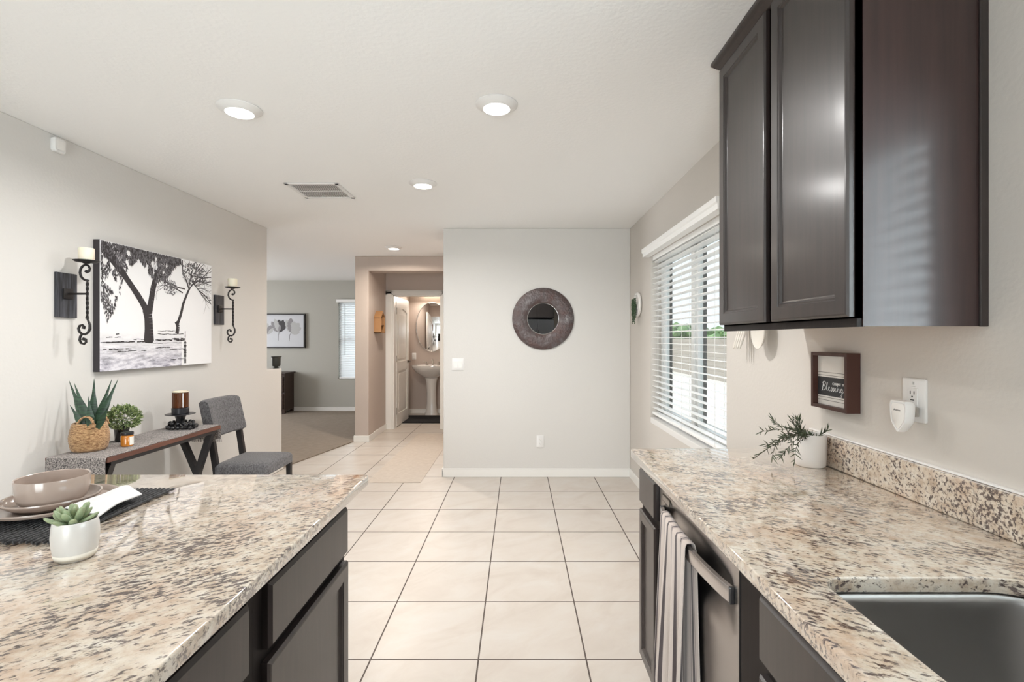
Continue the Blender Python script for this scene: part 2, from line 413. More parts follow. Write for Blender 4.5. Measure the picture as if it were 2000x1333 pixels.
# glass
M_glass = bpy.data.materials.new('window glass'); M_glass.use_nodes = True; nn = M_glass.node_tree.nodes; ll = M_glass.node_tree.links
nn.remove(nn['Principled BSDF']); tr = nn.new('ShaderNodeBsdfTransparent'); gl = nn.new('ShaderNodeBsdfGlossy'); lw = nn.new('ShaderNodeLayerWeight'); pw = nn.new('ShaderNodeMath'); fz = nn.new('ShaderNodeMath'); mx = nn.new('ShaderNodeMixShader')
pw.operation = 'POWER'; pw.inputs[1].default_value = 4; fz.operation = 'MULTIPLY_ADD'; fz.inputs[1].default_value = .35; fz.inputs[2].default_value = .02
ll.new(lw.outputs['Facing'], pw.inputs[0]); ll.new(pw.outputs[0], fz.inputs[0])
tr.inputs[0].default_value = (.94, .97, .97, 1); gl.inputs['Roughness'].default_value = .02
ll.new(fz.outputs[0], mx.inputs[0]); ll.new(tr.outputs[0], mx.inputs[1]); ll.new(gl.outputs[0], mx.inputs[2]); ll.new(mx.outputs[0], nn['Material Output'].inputs[0])
# thin blind slats let some daylight through
M_blind_t = bpy.data.materials.new('translucent white blind'); M_blind_t.use_nodes = True; nn = M_blind_t.node_tree.nodes; ll = M_blind_t.node_tree.links
pp = nn['Principled BSDF']; pp.inputs['Base Color'].default_value = (.84, .84, .83, 1); pp.inputs['Roughness'].default_value = .4
tl = nn.new('ShaderNodeBsdfTranslucent'); tl.inputs[0].default_value = (.85, .87, .9, 1); mx = nn.new('ShaderNodeMixShader'); mx.inputs[0].default_value = .35
ll.new(pp.outputs[0], mx.inputs[1]); ll.new(tl.outputs[0], mx.inputs[2]); ll.new(mx.outputs[0], nn['Material Output'].inputs[0])

# ------------------------------------------------------------------ room shell
XR = 1.105; YF = 4.827; XL = -2.47
def wall_openings(g, x0, x1, y0, y1, z0, z1, ops, axis='Y'):
    """wall running along Y (or X) with rectangular openings (a0,a1,z0,z1)"""
    ops = sorted(ops); cur = y0 if axis == 'Y' else x0; end = y1 if axis == 'Y' else x1
    def bx(a, b, c, d):
        if b-a < 1e-4 or d-c < 1e-4: return
        if axis == 'Y': g.box(x0, x1, a, b, c, d)
        else: g.box(a, b, y0, y1, c, d)
    for a0, a1, c0, c1 in ops:
        bx(cur, a0, z0, z1); bx(a0, a1, z0, c0); bx(a0, a1, c1, z1); cur = a1
    bx(cur, end, z0, z1); return g
struct(G().box(-6.75, 1.27, -2.75, 9.35, -.12, 0), 'floor', M_tile, world=True)
struct(G().prism([(-2.16, 6.455), (-2.16, 9.156), (-6.6, 9.156), (-6.6, 4.83), (-2.63, 4.83), (-2.63, 5.125), (-2.475, 5.125)], 'Z', 0.0005, .012), 'floor_carpet', M_carpet)
struct(G().box(-6.75, 1.27, -2.75, 9.35, CEIL, CEIL+.15), 'ceiling', M_ceil)
WIN1 = (2.60, 4.09, .70, 2.045); WIN2 = (0.0, .99, 1.07, 2.04)
struct(wall_openings(G(), XR, 1.27, -2.75, YF+.12, 0, CEIL, [WIN1, WIN2]), 'wall_right', M_wall)
struct(G().box(-.736, XR, YF, YF+.12, 0, CEIL, .008), 'wall_far', M_wall_l)
struct(G().box(-.736, -.60, YF+.12, 7.36, 0, CEIL), 'wall_far_return', M_wall_hall)
g = G().box(XL-.15, XL, -2.75, YF, 0, CEIL, .006).box(XL-.15, XL, YF-.02, 5.125, 0, 1.052, .012, 3)
struct(g, 'wall_left', M_wall_l)
struct(wall_openings(G(), -2.75, XR, -2.75, -2.6, 0, CEIL, [(-1.85, -.05, 0.02, 2.1)], 'X'), 'wall_back', M_wall)
# hall pier, header and partition to the bathroom
g = G().box(-2.15, -1.97, 6.456, 6.70, 0, CEIL, .01).box(-1.98, -.736, 6.456, 6.70, 2.25, CEIL, .01)
struct(g, 'wall_hall_arch', M_wall_hall)
struct(G().box(-2.15, -1.985, 6.70, 9.156, 0, CEIL), 'wall_hall_left', M_wall_hall)
struct(wall_openings(G(), -1.985, -.60, 7.36, 7.48, 0, CEIL, [(-1.875, -1.16, -.001, 2.01)], 'X'), 'wall_hall_end', M_wall_hall)
struct(G().box(-1.985, -.75, 8.92, 9.156, 0, CEIL), 'wall_bath_back', M_wall_hall)
struct(G().box(-.85, -.75, 7.48, 8.92, 0, CEIL), 'wall_bath_right', M_wall_hall)
WIN3 = (-3.355, -2.45, .60, 2.075)
struct(wall_openings(G(), -6.75, -1.985, 9.156, 9.30, 0, CEIL, [WIN3], 'X'), 'wall_living_far', M_wall_liv)
struct(wall_openings(G(), -6.75, -6.6, 4.7, 9.156, 0, CEIL, [(6.1, 7.9, .7, 2.05)]), 'wall_living_left', M_wall_liv)
struct(G().box(-6.75, XL-.15, 4.70, 4.83, 0, CEIL), 'wall_living_front', M_wall_liv)

# baseboards
def base(name, x0, x1, y0, y1, g=None, t=.012):
    g = g or G()
    g.box(x0, x1, y0, y1, 0.0, .068, .003); 
    cx0, cx1, cy0, cy1 = x0, x1, y0, y1
    g.box(x0, x1, y0, y1, .066, .082, .005); return g
g = base('', -.748, XR, YF-.014, YF-.0005); base('', -.750, -.7365, YF-.014, 7.30, g); struct(g, 'baseboard_far', M_trim)
struct(base('', XR-.014, XR-.0005, 1.95, YF-.014), 'baseboard_right', M_trim)
g = base('', XL+.0005, XL+.014, -2.6, 5.139); base('', XL-.15, XL+.012, 5.1255, 5.139, g); struct(g, 'baseboard_left', M_trim)
g = base('', -2.163, -1.957, 6.442, 6.4555); base('', -1.9695, -1.957, 6.45, 6.71, g); base('', -1.9845, -1.972, 6.70, 7.36, g); base('', -2.163, -2.1505, 6.45, 9.15, g)
struct(g, 'baseboard_hall', M_trim)
struct(base('', -6.6, -2.163, 9.142, 9.1555), 'baseboard_living', M_trim)
g = base('', -1.984, -.851, 8.906, 8.9195); base('', -1.9845, -1.971, 7.49, 8.906, g); struct(g, 'baseboard_bath', M_trim)

# bathroom door casing (trim) and door
g = G()
for (a, b) in ((-1.985, -1.873), (-1.162, -1.05)):
    g.box(a, b, 7.342, 7.36, 0, 2.08, .005); g.box(a+.02, b-.02, 7.335, 7.345, 0, 2.06, .004)
g.box(-1.985, -1.05, 7.342, 7.36, 2.012, 2.085, .005).box(-1.965, -1.07, 7.335, 7.345, 2.03, 2.065, .004)
g.box(-1.876, -1.862, 7.36, 7.485, 0, 2.01).box(-1.173, -1.159, 7.36, 7.485, 0, 2.01).box(-1.876, -1.159, 7.36, 7.485, 1.998, 2.012)
struct(g, 'trim_1', M_trim)
door = thing('door_1', (-1.856, 7.49, 0), 'white two panel bathroom door standing open inward', 'door', kind='structure')
DL = .82; DT = .035
def dbox(g, u0, u1, v0, v1, d0, d1, bev=0):   # u along leaf (Y), d from face
    return g.box(-1.856-DT-d1 if d1 < 0 else -1.856-DT+d0, -1.856-DT+d1, 7.49+u0, 7.49+u1, v0, v1, bev)
g = G().box(-1.856-DT, -1.856-.014, 7.49, 7.49+DL, .012, 1.995, .002)
for (u0, u1) in ((0, .115), (DL-.115, DL)): g.box(-1.870, -1.856, 7.49+u0, 7.49+u1, .012, 1.995)
for (v0, v1) in ((.012, .20), (.86, 1.0), (1.85, 1.995)): g.box(-1.870, -1.856, 7.6, 7.49+DL-.11, v0, v1)
g.prism([(7.605, 1.85), (7.605, 1.78), (7.70, 1.81), (7.90, 1.835), (8.10, 1.81), (8.2, 1.78), (8.2, 1.85)], 'X', -1.870, -1.856)
g.done('leaf', M_trim, door)
g = G().box(-1.8705, -1.860, 7.65, 8.15, .245, .815, .004).box(-1.8705, -1.860, 7.65, 8.15, 1.045, 1.745, .004)
g.done('raised_panels', M_trim, door)
for z in (.25, 1.05, 1.78):
    G().box(-1.871, -1.852, 7.478, 7.500, z-.045, z+.045).tube([(-1.858, 7.486, z-.05), (-1.858, 7.486, z+.05)], .008).done('hinge', M_chrome, door)
hnd = G().lathe([(0, 0), (.028, 0), (.028, .008), (.010, .012), (.010, .045), (0, .045)], (-1.856, 8.245, .98), 20, 'X').tube([(-1.815, 8.245, .98), (-1.812, 8.20, .98), (-1.812, 8.13, .975)], .009).done('lever_handle', M_darkmetal, door, smooth='auto')

# ------------------------------------------------------------------ windows
def window_x(idx, op, mull=True):
    y0, y1, z0, z1 = op
    r = thing('window_%d' % idx, (1.20, (y0+y1)/2, z0), None, None, kind='structure')
    fx0, fx1 = 1.19, 1.245; t = .045
    g = G()
    for a in ((y0, y0+t, z0, z1), (y1-t, y1, z0, z1), (y0, y1, z0, z0+t), (y0, y1, z1-t, z1)): g.box(fx0, fx1, *a, .003)
    ym = (y0+y1)/2
    if mull: g.box(fx0, fx1, ym-.03, ym+.03, z0, z1, .003)
    g.done('window_frame', M_vinyl, r)
    if mull:
        g = G()
        for a, b in ((y0+t, ym-.03), (ym+.03, y1-t)):
            for q in ((a, a+.03, z0+t, z1-t), (b-.03, b, z0+t, z1-t), (a, b, z0+t, z0+t+.03), (a, b, z1-t-.03, z1-t)): g.box(1.205, 1.24, *q)
        g.done('sash', M_vinyl, r)
        g = G()
        for a in (ym-.065, y1-t-.035): g.box(1.242, 1.262, a, a+.035, z0+t, z1-t)
        g.done('screen_frame', M_dkframe, r)
    G().box(1.218, 1.222, y0+.03, y1-.03, z0+.03, z1-.03).done('pane', M_glass, r)
    return r
window_x(1, WIN1); window_x(2, WIN2)
r = thing('window_3', (-2.9, 9.25, .6), None, None, kind='structure')
g = G()
for a in ((-3.355, -3.31, .6, 2.075), (-2.495, -2.45, .6, 2.075)): g.box(a[0], a[1], 9.23, 9.28, a[2], a[3])
for z in (.6, 1.31, 2.03): g.box(-3.355, -2.45, 9.23, 9.28, z, z+.045)
g.done('window_frame', M_vinyl, r); G().box(-3.33, -2.47, 9.252, 9.256, .62, 2.05).done('pane', M_glass, r)
# sills
struct(G().box(XR-.001, 1.192, 2.6, 4.09, .66, .705, .004), 'trim_2', M_white)
# unseen glass door and side window, added as openings for the fill lights
r = thing('added_door_2', (-.95, -2.66, 0), None, None, kind='structure')
g = G()
for a in (-1.85, -.98, -.12): g.box(a, a+.07, -2.70, -2.63, .02, 2.1)
for z in (.02, 2.03): g.box(-1.85, -.05, -2.70, -2.63, z, z+.07)
g.done('door_frame', M_vinyl, r); G().box(-1.82, -.08, -2.668, -2.664, .05, 2.08).done('pane', M_glass, r)
r = thing('window_4', (-6.67, 7.0, .7), None, None, kind='structure')  # added opening, unseen, for the living room fill
g = G()
for a in (6.1, 6.97, 7.84): g.box(-6.70, -6.65, a, a+.06, .7, 2.05)
for z in (.7, 1.99): g.box(-6.70, -6.65, 6.1, 7.9, z, z+.06)
g.done('window_frame', M_vinyl, r)

def blind_x(name, label, op, xc, tilt, mat_, n, spacing, ztop, wand=False, cords=(.12, .5, .88), vo=0, ve=.03):
    y0, y1, z0, z1 = op
    r = thing(name, (xc, (y0+y1)/2, z0), label, 'blind')
    # valance mounted on the wall face
    L = [(1.045, 0), (1.045, .030), (1.036, .038), (1.036, .066), (1.10, .066), (1.10, 0)]
    G().prism([(x+vo, ztop-.066+z) for x, z in L], 'Y', y0-ve, y1+ve).done('valance', M_blind, r)
    G().box(xc-.022, xc+.022, y0+.006, y1-.006, ztop-.10, ztop-.062).done('headrail', M_blind, r)
    for k in range(n):
        z = ztop-.118-k*spacing
        M = Matrix.Translation((xc, 0, z)) @ Matrix.Rotation(tilt, 4, 'Y')
        G().box(-.025, .025, y0+.008, y1-.008, -.0015, .0015, M=M).done('slat', mat_, r)
    zb = ztop-.118-n*spacing
    G().box(xc-.025, xc+.025, y0+.008, y1-.008, zb-.008, zb+.010, .003).done('bottom_rail', M_blind, r)
    for c in cords:
        y = y0+(y1-y0)*c
        G().tube([(xc-.027, y, ztop-.1), (xc-.027, y, zb)], .0012, 5).tube([(xc+.027, y, ztop-.1), (xc+.027, y, zb)], .0012, 5).done('ladder_cord', M_white, r)
    return r
blind_x('window_blind', 'wide white horizontal slat blind in the big window beside the dark wall cabinets', WIN1, 1.142, math.radians(4), M_blind, 28, .0445, 2.107)
blind_x('window_blind', 'white slat blind in the window above the kitchen sink', WIN2, 1.142, math.radians(12), M_blind, 19, .0445, 2.035, vo=.071, ve=-.004)
# living room blind
r = thing('window_blind', (-2.9, 9.19, .6), 'narrow bright white blind on the grey living room wall', 'blind')
G().box(-3.375, -2.43, 9.10, 9.155, 2.03, 2.09, .006).done('valance', M_blind, r)
for k in range(33):
    z = 2.01-k*.0425
    M = Matrix.Translation((-2.9, 9.19, z)) @ Matrix.Rotation(math.radians(50), 4, 'X')
    G().box(-.445, .445, -.025, .025, -.0015, .0015, M=M).done('slat', M_blind_t, r)
G().box(-3.345, -2.455, 9.165, 9.215, .612, .635, .004).done('bottom_rail', M_blind, r)
G().tube([(-3.23, 9.150, 2.0), (-3.23, 9.150, 1.05)], .006).done('wand', M_greymark, r)

# ------------------------------------------------------------------ ceiling fittings
def downlight(x, y, label, first=None):
    r = thing('ceiling_light', (x, y, CEIL), label, 'light', 'round downlights in the ceiling')
    prof = [(.098, -.0005), (.098, -.004), (.092, -.008), (.068, -.022), (.062, -.024), (.062, -.016), (.0, -.016)]
    G().lathe(prof, (x, y, CEIL), 48).done('trim_ring', M_white, r, smooth='auto')
    G().lathe([(0.0, -.0215), (.0605, -.0215), (.0605, -.018), (0, -.018)], (x, y, CEIL), 40).done('lens', M_lens, r, smooth='auto')
    d = area('downlight_lamp', (x, y, CEIL-.027), (0, 0, 0), .12, .12, LAMP_W*(.4 if y < 0 else 1.35 if y > 5 else 1.3 if y > 3 else 1), (1, .98, .96), 'DISK')
    d.data.spread = math.radians(165)
    if y > 5: d.data.color = (1, .89, .77)
    return r
labs = ['round white ceiling light nearest the left wall and its small white sensor', 'round white ceiling light nearest the dark wall cabinets', 'round white ceiling light just right of the air vent', 'small distant ceiling light in front of the hall opening',
        'added fill ceiling light behind the viewer over the left aisle', 'added fill ceiling light behind the viewer over the kitchen aisle']
for (x, y), lb in zip(DOWN, labs): downlight(x, y, lb)
# vent
r = thing('air_vent', (-1.445, 3.597, CEIL), 'square white louvred air vent in the ceiling', 'vent')
vx0, vx1, vy0, vy1 = -1.635, -1.255, 3.415, 3.78
g = G()
for a in ((vx0, vx1, vy0, vy0+.03), (vx0, vx1, vy1-.03, vy1), (vx0, vx0+.03, vy0, vy1), (vx1-.03, vx1, vy0, vy1)): g.box(*a, CEIL-.009, CEIL-.0005, .003)
g.box(vx0+.03, vx1-.03, 3.59, 3.602, CEIL-.008, CEIL-.002)
g.done('frame', M_white, r)
G().box(vx0+.02, vx1-.02, vy0+.02, vy1-.02, CEIL-.0015, CEIL-.0005).done('duct_backing', mat('dark duct', (.09, .09, .09), .8), r)
for k in range(24):
    x = vx0+.038+k*.0132
    M = Matrix.Translation((x, 3.597, CEIL-.006)) @ Matrix.Rotation(math.radians(8), 4, 'Y')
    G().box(-.0034, .0034, -.15, .15, -.0006, .0006, M=M).done('slat', M_white, r)
# sensor on the left wall
r = thing('motion_sensor', (XL+.018, 2.62, 2.355), 'small rounded white sensor high on the left wall under the ceiling', 'sensor')
g = G().loft([[(x, y, z) for y, z in rrect(2.587+i, 2.655-i, 2.352+i, 2.430-i, .014)] for x, i in ((XL+.001, .002), (XL+.018, 0), (XL+.026, .004))]); g.done('housing', M_white, r, smooth='auto')
G().box(XL+.027, XL+.0285, 2.600, 2.642, 2.366, 2.416, .0007).done('lens_cover', M_porc, r)

# ------------------------------------------------------------------ cabinet helper: door with a moulded frame
def panel_door(parent, name, xf, s, y0, y1, z0, z1, m=None, fr=.042, t=.019, flat=False):
    """xf = front plane x, s = +1 faces +X, -1 faces -X"""
    m = m or M_esp
    g = G(); xb = xf-s*t
    if flat:
        L = [[(xb, y, z) for y, z in ((y0, z0), (y1, z0), (y1, z1), (y0, z1))],
             [(xf-s*.007, y, z) for y, z in ((y0, z0), (y1, z0), (y1, z1), (y0, z1))],
             [(xf, y, z) for y, z in ((y0+.007, z0+.007), (y1-.007, z0+.007), (y1-.007, z1-.007), (y0+.007, z1-.007))]]
        g.loft(L); return g.done(name, m, parent)
    def lp(x, i): return [(x, y, z) for y, z in ((y0+i, z0+i), (y1-i, z0+i), (y1-i, z1-i), (y0+i, z1-i))]
    loops = [lp(xb, 0), lp(xf-s*.006, 0), lp(xf-s*.001, .004), lp(xf, .008), lp(xf, fr), lp(xf-s*.003, fr+.002), lp(xf-s*.003, fr+.007), lp(xf-s*.009, fr+.012), lp(xf-s*.0095, fr+.016)]
    g.loft(loops, cap1=False)
    d = g.done(name, m, parent)
    i = fr+.0159
    G().box(xf-s*.0096-.0, xf-s*.012, y0+i, y1-i, z0+i, z1-i).done('centre_panel', m, d)
    return d

# ------------------------------------------------------------------ upper wall cabinet
XC = .80; Y0, Y1 = 1.156, 1.905; Z0, Z1 = 1.388, 2.415
r = thing('wall_cabinet', (.95, 1.53, Z0), 'tall espresso wall cabinet with two doors hanging on the right wall', 'cabinet')
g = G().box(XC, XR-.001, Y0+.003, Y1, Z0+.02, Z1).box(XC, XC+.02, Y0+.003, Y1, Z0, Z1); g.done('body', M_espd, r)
G().box(XC+.021, XR-.002, Y0+.006, Y1-.004, Z0+.012, Z0+.0199).done('underside', M_undercab, r, label='pale raw wood underside')
g = G().box(XC+.013, XR-.012, Y0, Y0+.0029, Z0+.001, Z1); g.done('side_panel', M_esp_side, r)
G().box(XR-.021, XR-.001, Y0-.006, Y0-.0001, Z0, Z1, .002).done('scribe_moulding', M_esp, r)
panel_door(r, 'door', .78, -1, 1.164, 1.520, 1.412, 2.40)
panel_door(r, 'door', .78, -1, 1.555, 1.908, 1.412, 2.40)
# crown
prof = [(.0, 2.402), (.004, 2.402), (.010, 2.406), (.016, 2.412), (.026, 2.422), (.034, 2.432), (.038, 2.434), (.038, 2.445), (0, 2.445)]
g = G(); loops = []
for (px_, py_, dx, dy) in ((XC, Y0, -1, 0), (XC, Y1, -1, 1), (XR-.001, Y1, 0, 1)):
    loops.append([(px_+dx*o, py_+dy*o, z) for o, z in prof])
g.loft(loops).done('crown_moulding', M_esp, r)

# ------------------------------------------------------------------ right base run
XFACE = .471
def rcab(y0, y1, label, parts, name='base_cabinet'):
    r = thing(name, (.8, (y0+y1)/2, 0), label, 'cabinet')
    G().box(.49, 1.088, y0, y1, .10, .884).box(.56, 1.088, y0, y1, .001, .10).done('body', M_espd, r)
    return r
r = rcab(1.694, 1.93, 'narrow espresso base cabinet at the far end of the sink counter', None)
panel_door(r, 'drawer', XFACE, -1, 1.70, 1.912, .726, .858, flat=True)
panel_door(r, 'door', XFACE, -1, 1.70, 1.912, .135, .700, fr=.036)
# sink cabinet: open-topped shell so the basin fits inside
r = thing('sink_cabinet', (.8, .5, 0), 'espresso base cabinet under the steel sink next to the dishwasher', 'cabinet')
g = G().box(.49, .51, -.6, 1.078, .10, .884).box(.51, 1.088, 1.060, 1.078, .10, .884).box(.51, 1.088, -.6, -.582, .1, .884).box(.51, 1.088, -.582, 1.06, .10, .118).box(.56, 1.088, -.6, 1.078, .001, .10).box(1.07, 1.088, -.582, 1.06, .118, .884)
g.done('body', M_espd, r)
panel_door(r, 'false_drawer_front', XFACE, -1, .52, .965, .728, .857, flat=True)
panel_door(r, 'false_drawer_front', XFACE, -1, .04, .49, .728, .857, flat=True)
panel_door(r, 'door', XFACE, -1, .52, .965, .135, .700)
panel_door(r, 'door', XFACE, -1, .04, .49, .135, .700)
# dishwasher
r = thing('dishwasher', (.78, 1.385, 0), 'stainless steel dishwasher with a wide bar handle under the counter', 'dishwasher')
DX = .488; d0, d1 = 1.084, 1.688
G().box(.53, 1.08, d0+.004, d1-.004, .10, .880).done('tub', M_blackwood, r)
G().box(.56, .60, d0+.01, d1-.01, .001, .10).done('toe_kick', M_blackwood, r)
# front panel with a scooped pocket behind the handle
g = G(); NY = 28; NZ = 40
zs = [.112+(.868-.112)*k/NZ for k in range(NZ+1)]; ys = [d0+(d1-d0)*k/NY for k in range(NY+1)]
def scoop(y, z):
    u = max(0, 1-abs((y-(d0+d1)/2)/.285)**3.2); v = math.exp(-((z-.755)/.060)**4) if z > .70 else math.exp(-((z-.70-.055)/.075)**4)
    return DX+.030*u*v
b = bmesh.new(); V = [[b.verts.new((scoop(y, z), y, z)) for y in ys] for z in zs]
for i in range(NZ):
    for j in range(NY): b.faces.new((V[i][j], V[i+1][j], V[i+1][j+1], V[i][j+1]))
g.merge(b); g.box(DX+.0005, .529, d0, d0+.002, .112, .868).box(DX+.0005, .529, d1-.002, d1, .112, .868).box(DX+.0005, .529, d0, d1, .866, .868)
fp = g.done('front_panel', M_dw, r, smooth='auto')
# bowed handle
g = G(); loops = []
N = 26
for k in range(N+1):
    u = k/N; y = d0+.030+(d1-d0-.060)*u; bow = .024*math.sin(PI*u)**.7
    xo = DX-.006-bow
    th = .011; ce = [(xo, .758), (xo-.002, .762), (xo-.002, .790), (xo, .794), (xo+th, .794), (xo+th, .758)]
    loops.append([(x, y, z) for x, z in ce])
g.loft(loops); hb = g.done('handle', M_handle, r, smooth='auto')
for y in (d0+.030, d1-.034):
    G().box(DX-.009, DX+.004, y-.003, y+.005, .756, .796, .003).done('handle_end_cap', M_blackgloss, r)
G().prism(rrect(1.575, 1.655, .815, .838, .005), 'X', DX-.0012, DX-.0002).done('badge_recess', M_darkmetal, r)
G().prism(rrect(1.579, 1.651, .818, .835, .004), 'X', DX-.0020, DX-.0012).done('badge', M_dw, r)

# countertops
def slab(name, outer, hole, z0, z1, label, bev=.004, m=None):
    b = bmesh.new(); edges = []
    for loop in [outer]+([hole] if hole else []):
        vs = [b.verts.new((x, y, z1)) for x, y in loop]
        edges += [b.edges.new((vs[k], vs[(k+1) % len(vs)])) for k in range(len(vs))]
    res = bmesh.ops.triangle_fill(b, edges=edges, use_beauty=True)
    fs = [f for f in res['geom'] if isinstance(f, bmesh.types.BMFace)]
    bmesh.ops.dissolve_limit(b, angle_limit=.01, verts=b.verts, edges=b.edges) if not hole else None
    fs = b.faces[:]
    ex = bmesh.ops.extrude_face_region(b, geom=fs)
    bmesh.ops.translate(b, vec=(0, 0, z0-z1), verts=[v for v in ex['geom'] if isinstance(v, bmesh.types.BMVert)])
    bmesh.ops.recalc_face_normals(b, faces=b.faces)
    ed = [e for e in b.edges if len(e.link_faces) == 2 and e.calc_face_angle(0) > .8 and abs(e.verts[0].co.z-e.verts[1].co.z) < 1e-5]
    bmesh.ops.bevel(b, geom=ed, offset=bev, segments=3, profile=.5, affect='EDGES')
    g = G(); g.merge(b); return g.done(name, m or M_gran, label=label, cat='countertop', world=True, smooth='auto')
outer = [(.45, -.6), (XR-.001, -.6), (XR-.001, 1.989), (.480, 1.989), (.465, 1.985), (.455, 1.975), (.45, 1.96)]
hole = rrect(.558, .985, .10, .914, [.12, .045, .05, .10], 8)
slab('granite_countertop', outer, hole, .885, .915, 'long speckled granite countertop along the right wall with a sink cut-out')
isl = [(-1.40, .05), (-.486, .05), (-.486, 1.590), (-.490, 1.600), (-.50, 1.606), (-1.40, 1.606)]
slab('granite_countertop', isl, None, .885, .915, 'granite island countertop holding the dishes and succulent', m=M_gran_i)
G().box(1.080, XR-.001, -.6, 1.845, .9155, 1.018, .003).done('backsplash', M_gran, label='low granite backsplash strip on the right countertop against the wall', cat='backsplash', world=True)
struct(G().box(1.094, XR-.0005, -.6, 1.845, 1.0185, 1.024, .001), 'trim_3', M_white)
# sink
r = thing('kitchen_sink', (.77, .5, .68), 'undermount stainless steel sink set in the right countertop', 'sink')
def rl(i, z, rr_=None): return [(x, y, z) for x, y in rrect(.558-i, .985+i, .10-i, .914+i, [max(.12+i, .02), max(.045+i, .02), .05, .10], 8)]
g = G().loft([rl(.012, .8845), rl(-.002, .8845), rl(-.005, .883), rl(-.0075, .879), rl(-.009, .872), rl(-.0095, .855), rl(-.014, .74), rl(-.022, .705), rl(-.045, .690)], cap0=False)
g.done('basin', M_sink, r, smooth='auto')
G().lathe([(0, .001), (.03, .001), (.045, .004), (.05, .002), (.05, 0)], (.77, .5, .690), 30).done('drain', M_chrome, r, smooth=True)

# ------------------------------------------------------------------ towel on the dishwasher handle
def towel():
    b = bmesh.new(); uvl = b.loops.layers.uv.new('UVMap')
    NU, NV = 70, 60
    def pos(u, v):
        # v 0..1: front hem -> over the bar -> back hem
        Lf, Lb = .60, .46; ztop = .802; s = v*(Lf+.05+Lb)
        yb0, yb1 = 1.325, 1.575
        if s < Lf: side = 0; hang = (Lf-s)
        elif s < Lf+.05: side = 1; hang = 0
        else: side = 2; hang = s-Lf-.05
        k = min(hang/.5, 1)
        flare = 1+.22*k
        yc = (yb0+yb1)/2+.020*k
        y = yc+(u-.5)*(yb1-yb0)*flare
        fold = math.sin(u*2*PI*3.2+.4)*(.002+.014*k)+math.sin(u*2*PI*1.3+2)*.007*k
        y += .010*k*math.sin(u*2*PI*3.2+1.9)
        xbar = DX-.006-.024*math.sin(PI*max(0, min(1, (y-d0-.03)/(d1-d0-.06))))**.7
        if side == 0: x = xbar-.007-fold*1.0-.006*k; z = ztop-hang
        elif side == 1:
            a = (s-Lf)/.05*PI; x = xbar+.0055-.0125*math.cos(a); z = ztop+.004*math.sin(a)
        else:
            x = min(xbar+.018+fold*.25, DX-.0035 if z_ok(hang) else DX-.0035); z = ztop-hang
            x = min(x, DX-.004); y = y-.012-.05*k*(1-u)*.6
        z -= .012*math.sin(u*7)*k*.6
        return (x, y, z)
    def z_ok(h): return True
    V = [[b.verts.new(pos(i/NU, j/NV)) for i in range(NU+1)] for j in range(NV+1)]
    for j in range(NV):
        for i in range(NU):
            f = b.faces.new((V[j][i], V[j][i+1], V[j+1][i+1], V[j+1][i]))
            for lp, (a, c) in zip(f.loops, ((i, j), (i+1, j), (i+1, j+1), (i, j+1))): lp[uvl].uv = (a/NU, c/NV)
    me = bpy.data.meshes.new('dish_towel'); b.to_mesh(me); b.free(); me.materials.append(M_towel)
    for p_ in me.polygons: p_.use_smooth = True
    o = bpy.data.objects.new('dish_towel', me); COL.objects.link(o)
    sm = o.modifiers.new('thick', 'SOLIDIFY'); sm.thickness = .002; sm.offset = 0
    tagp(o, 'cream and black striped cotton towel folded over the dishwasher handle', 'towel')
towel()

# ------------------------------------------------------------------ island cabinets
XI = -.503
def icab(y0, y1, dy0, dy1, label):
    r = thing('island_cabinet', (-.8, (y0+y1)/2, 0), label, 'cabinet', 'espresso cabinets under the island top')
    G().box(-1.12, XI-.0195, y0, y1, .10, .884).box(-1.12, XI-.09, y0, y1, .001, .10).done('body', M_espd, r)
    panel_door(r, 'drawer', XI, 1, dy0, dy1, .726, .860, flat=True)
    panel_door(r, 'door', XI, 1, dy0-.004, dy1+.004, .135, .700)
icab(.965, 1.470, .999, 1.455, 'espresso island cabinet at the far end, with the whole drawer front in view')
icab(.460, .9645, .490, .924, 'espresso island cabinet nearest the viewer, cut off by the frame')
g = G().box(-1.37, -1.121, .06, 1.470, .001, .884, .004); g.done('island_back_panel', M_espd, label='dark wooden back of the island below the granite overhang', cat='panel')

# ------------------------------------------------------------------ dishes on the island
TZ = .915
# placemat: braided rows
g = G(); nr = 20; mx0, mx1, my0, my1 = -1.385, -1.0, 1.053, 1.432
nr = 30
for k in range(nr):
    x = mx0+(mx1-mx0)*(k+.5)/nr; h = (mx1-mx0)/nr/2
    pts = []; rs = []; nseg = 44; ex = random.uniform(-.003, .004)
    for i in range(nseg+1):
        pts.append((x+.0012*math.sin(i*1.5+k), my0-ex+(my1+ex-my0)*i/nseg, TZ+.0058)); rs.append(h*.62*(1+.16*math.sin(i*1.6+k*1.7)))
    g.tube(pts, rs, 6)
bmesh.ops.scale(g.bm, vec=(1, 1, 1), verts=g.bm.verts)
for v_ in g.bm.verts: v_.co.z = TZ+.0005+max(0, min(.0115, v_.co.z-TZ-.0005))
g.done('placemat', M_placemat, label='black braided placemat under the stacked dishes', cat='placemat', smooth=True)
pc = (-1.18, 1.25)
def plate(nm, r, z, lab, m):
    prof = [(0, 0), (r*.62, 0), (r*.70, .002), (r*.97, .014), (r, .020), (r*.992, .0235), (r*.965, .0225), (r*.90, .011), (r*.80, .0075), (0, .006)]
    G().lathe([(a, b+z) for a, b in prof], (pc[0], pc[1], 0), 72).done(nm, m, label=lab, cat='plate', smooth='auto')
plate('dinner_plate', .131, TZ+.0125, 'large taupe stoneware dinner plate lying on the black placemat', M_taupe2)
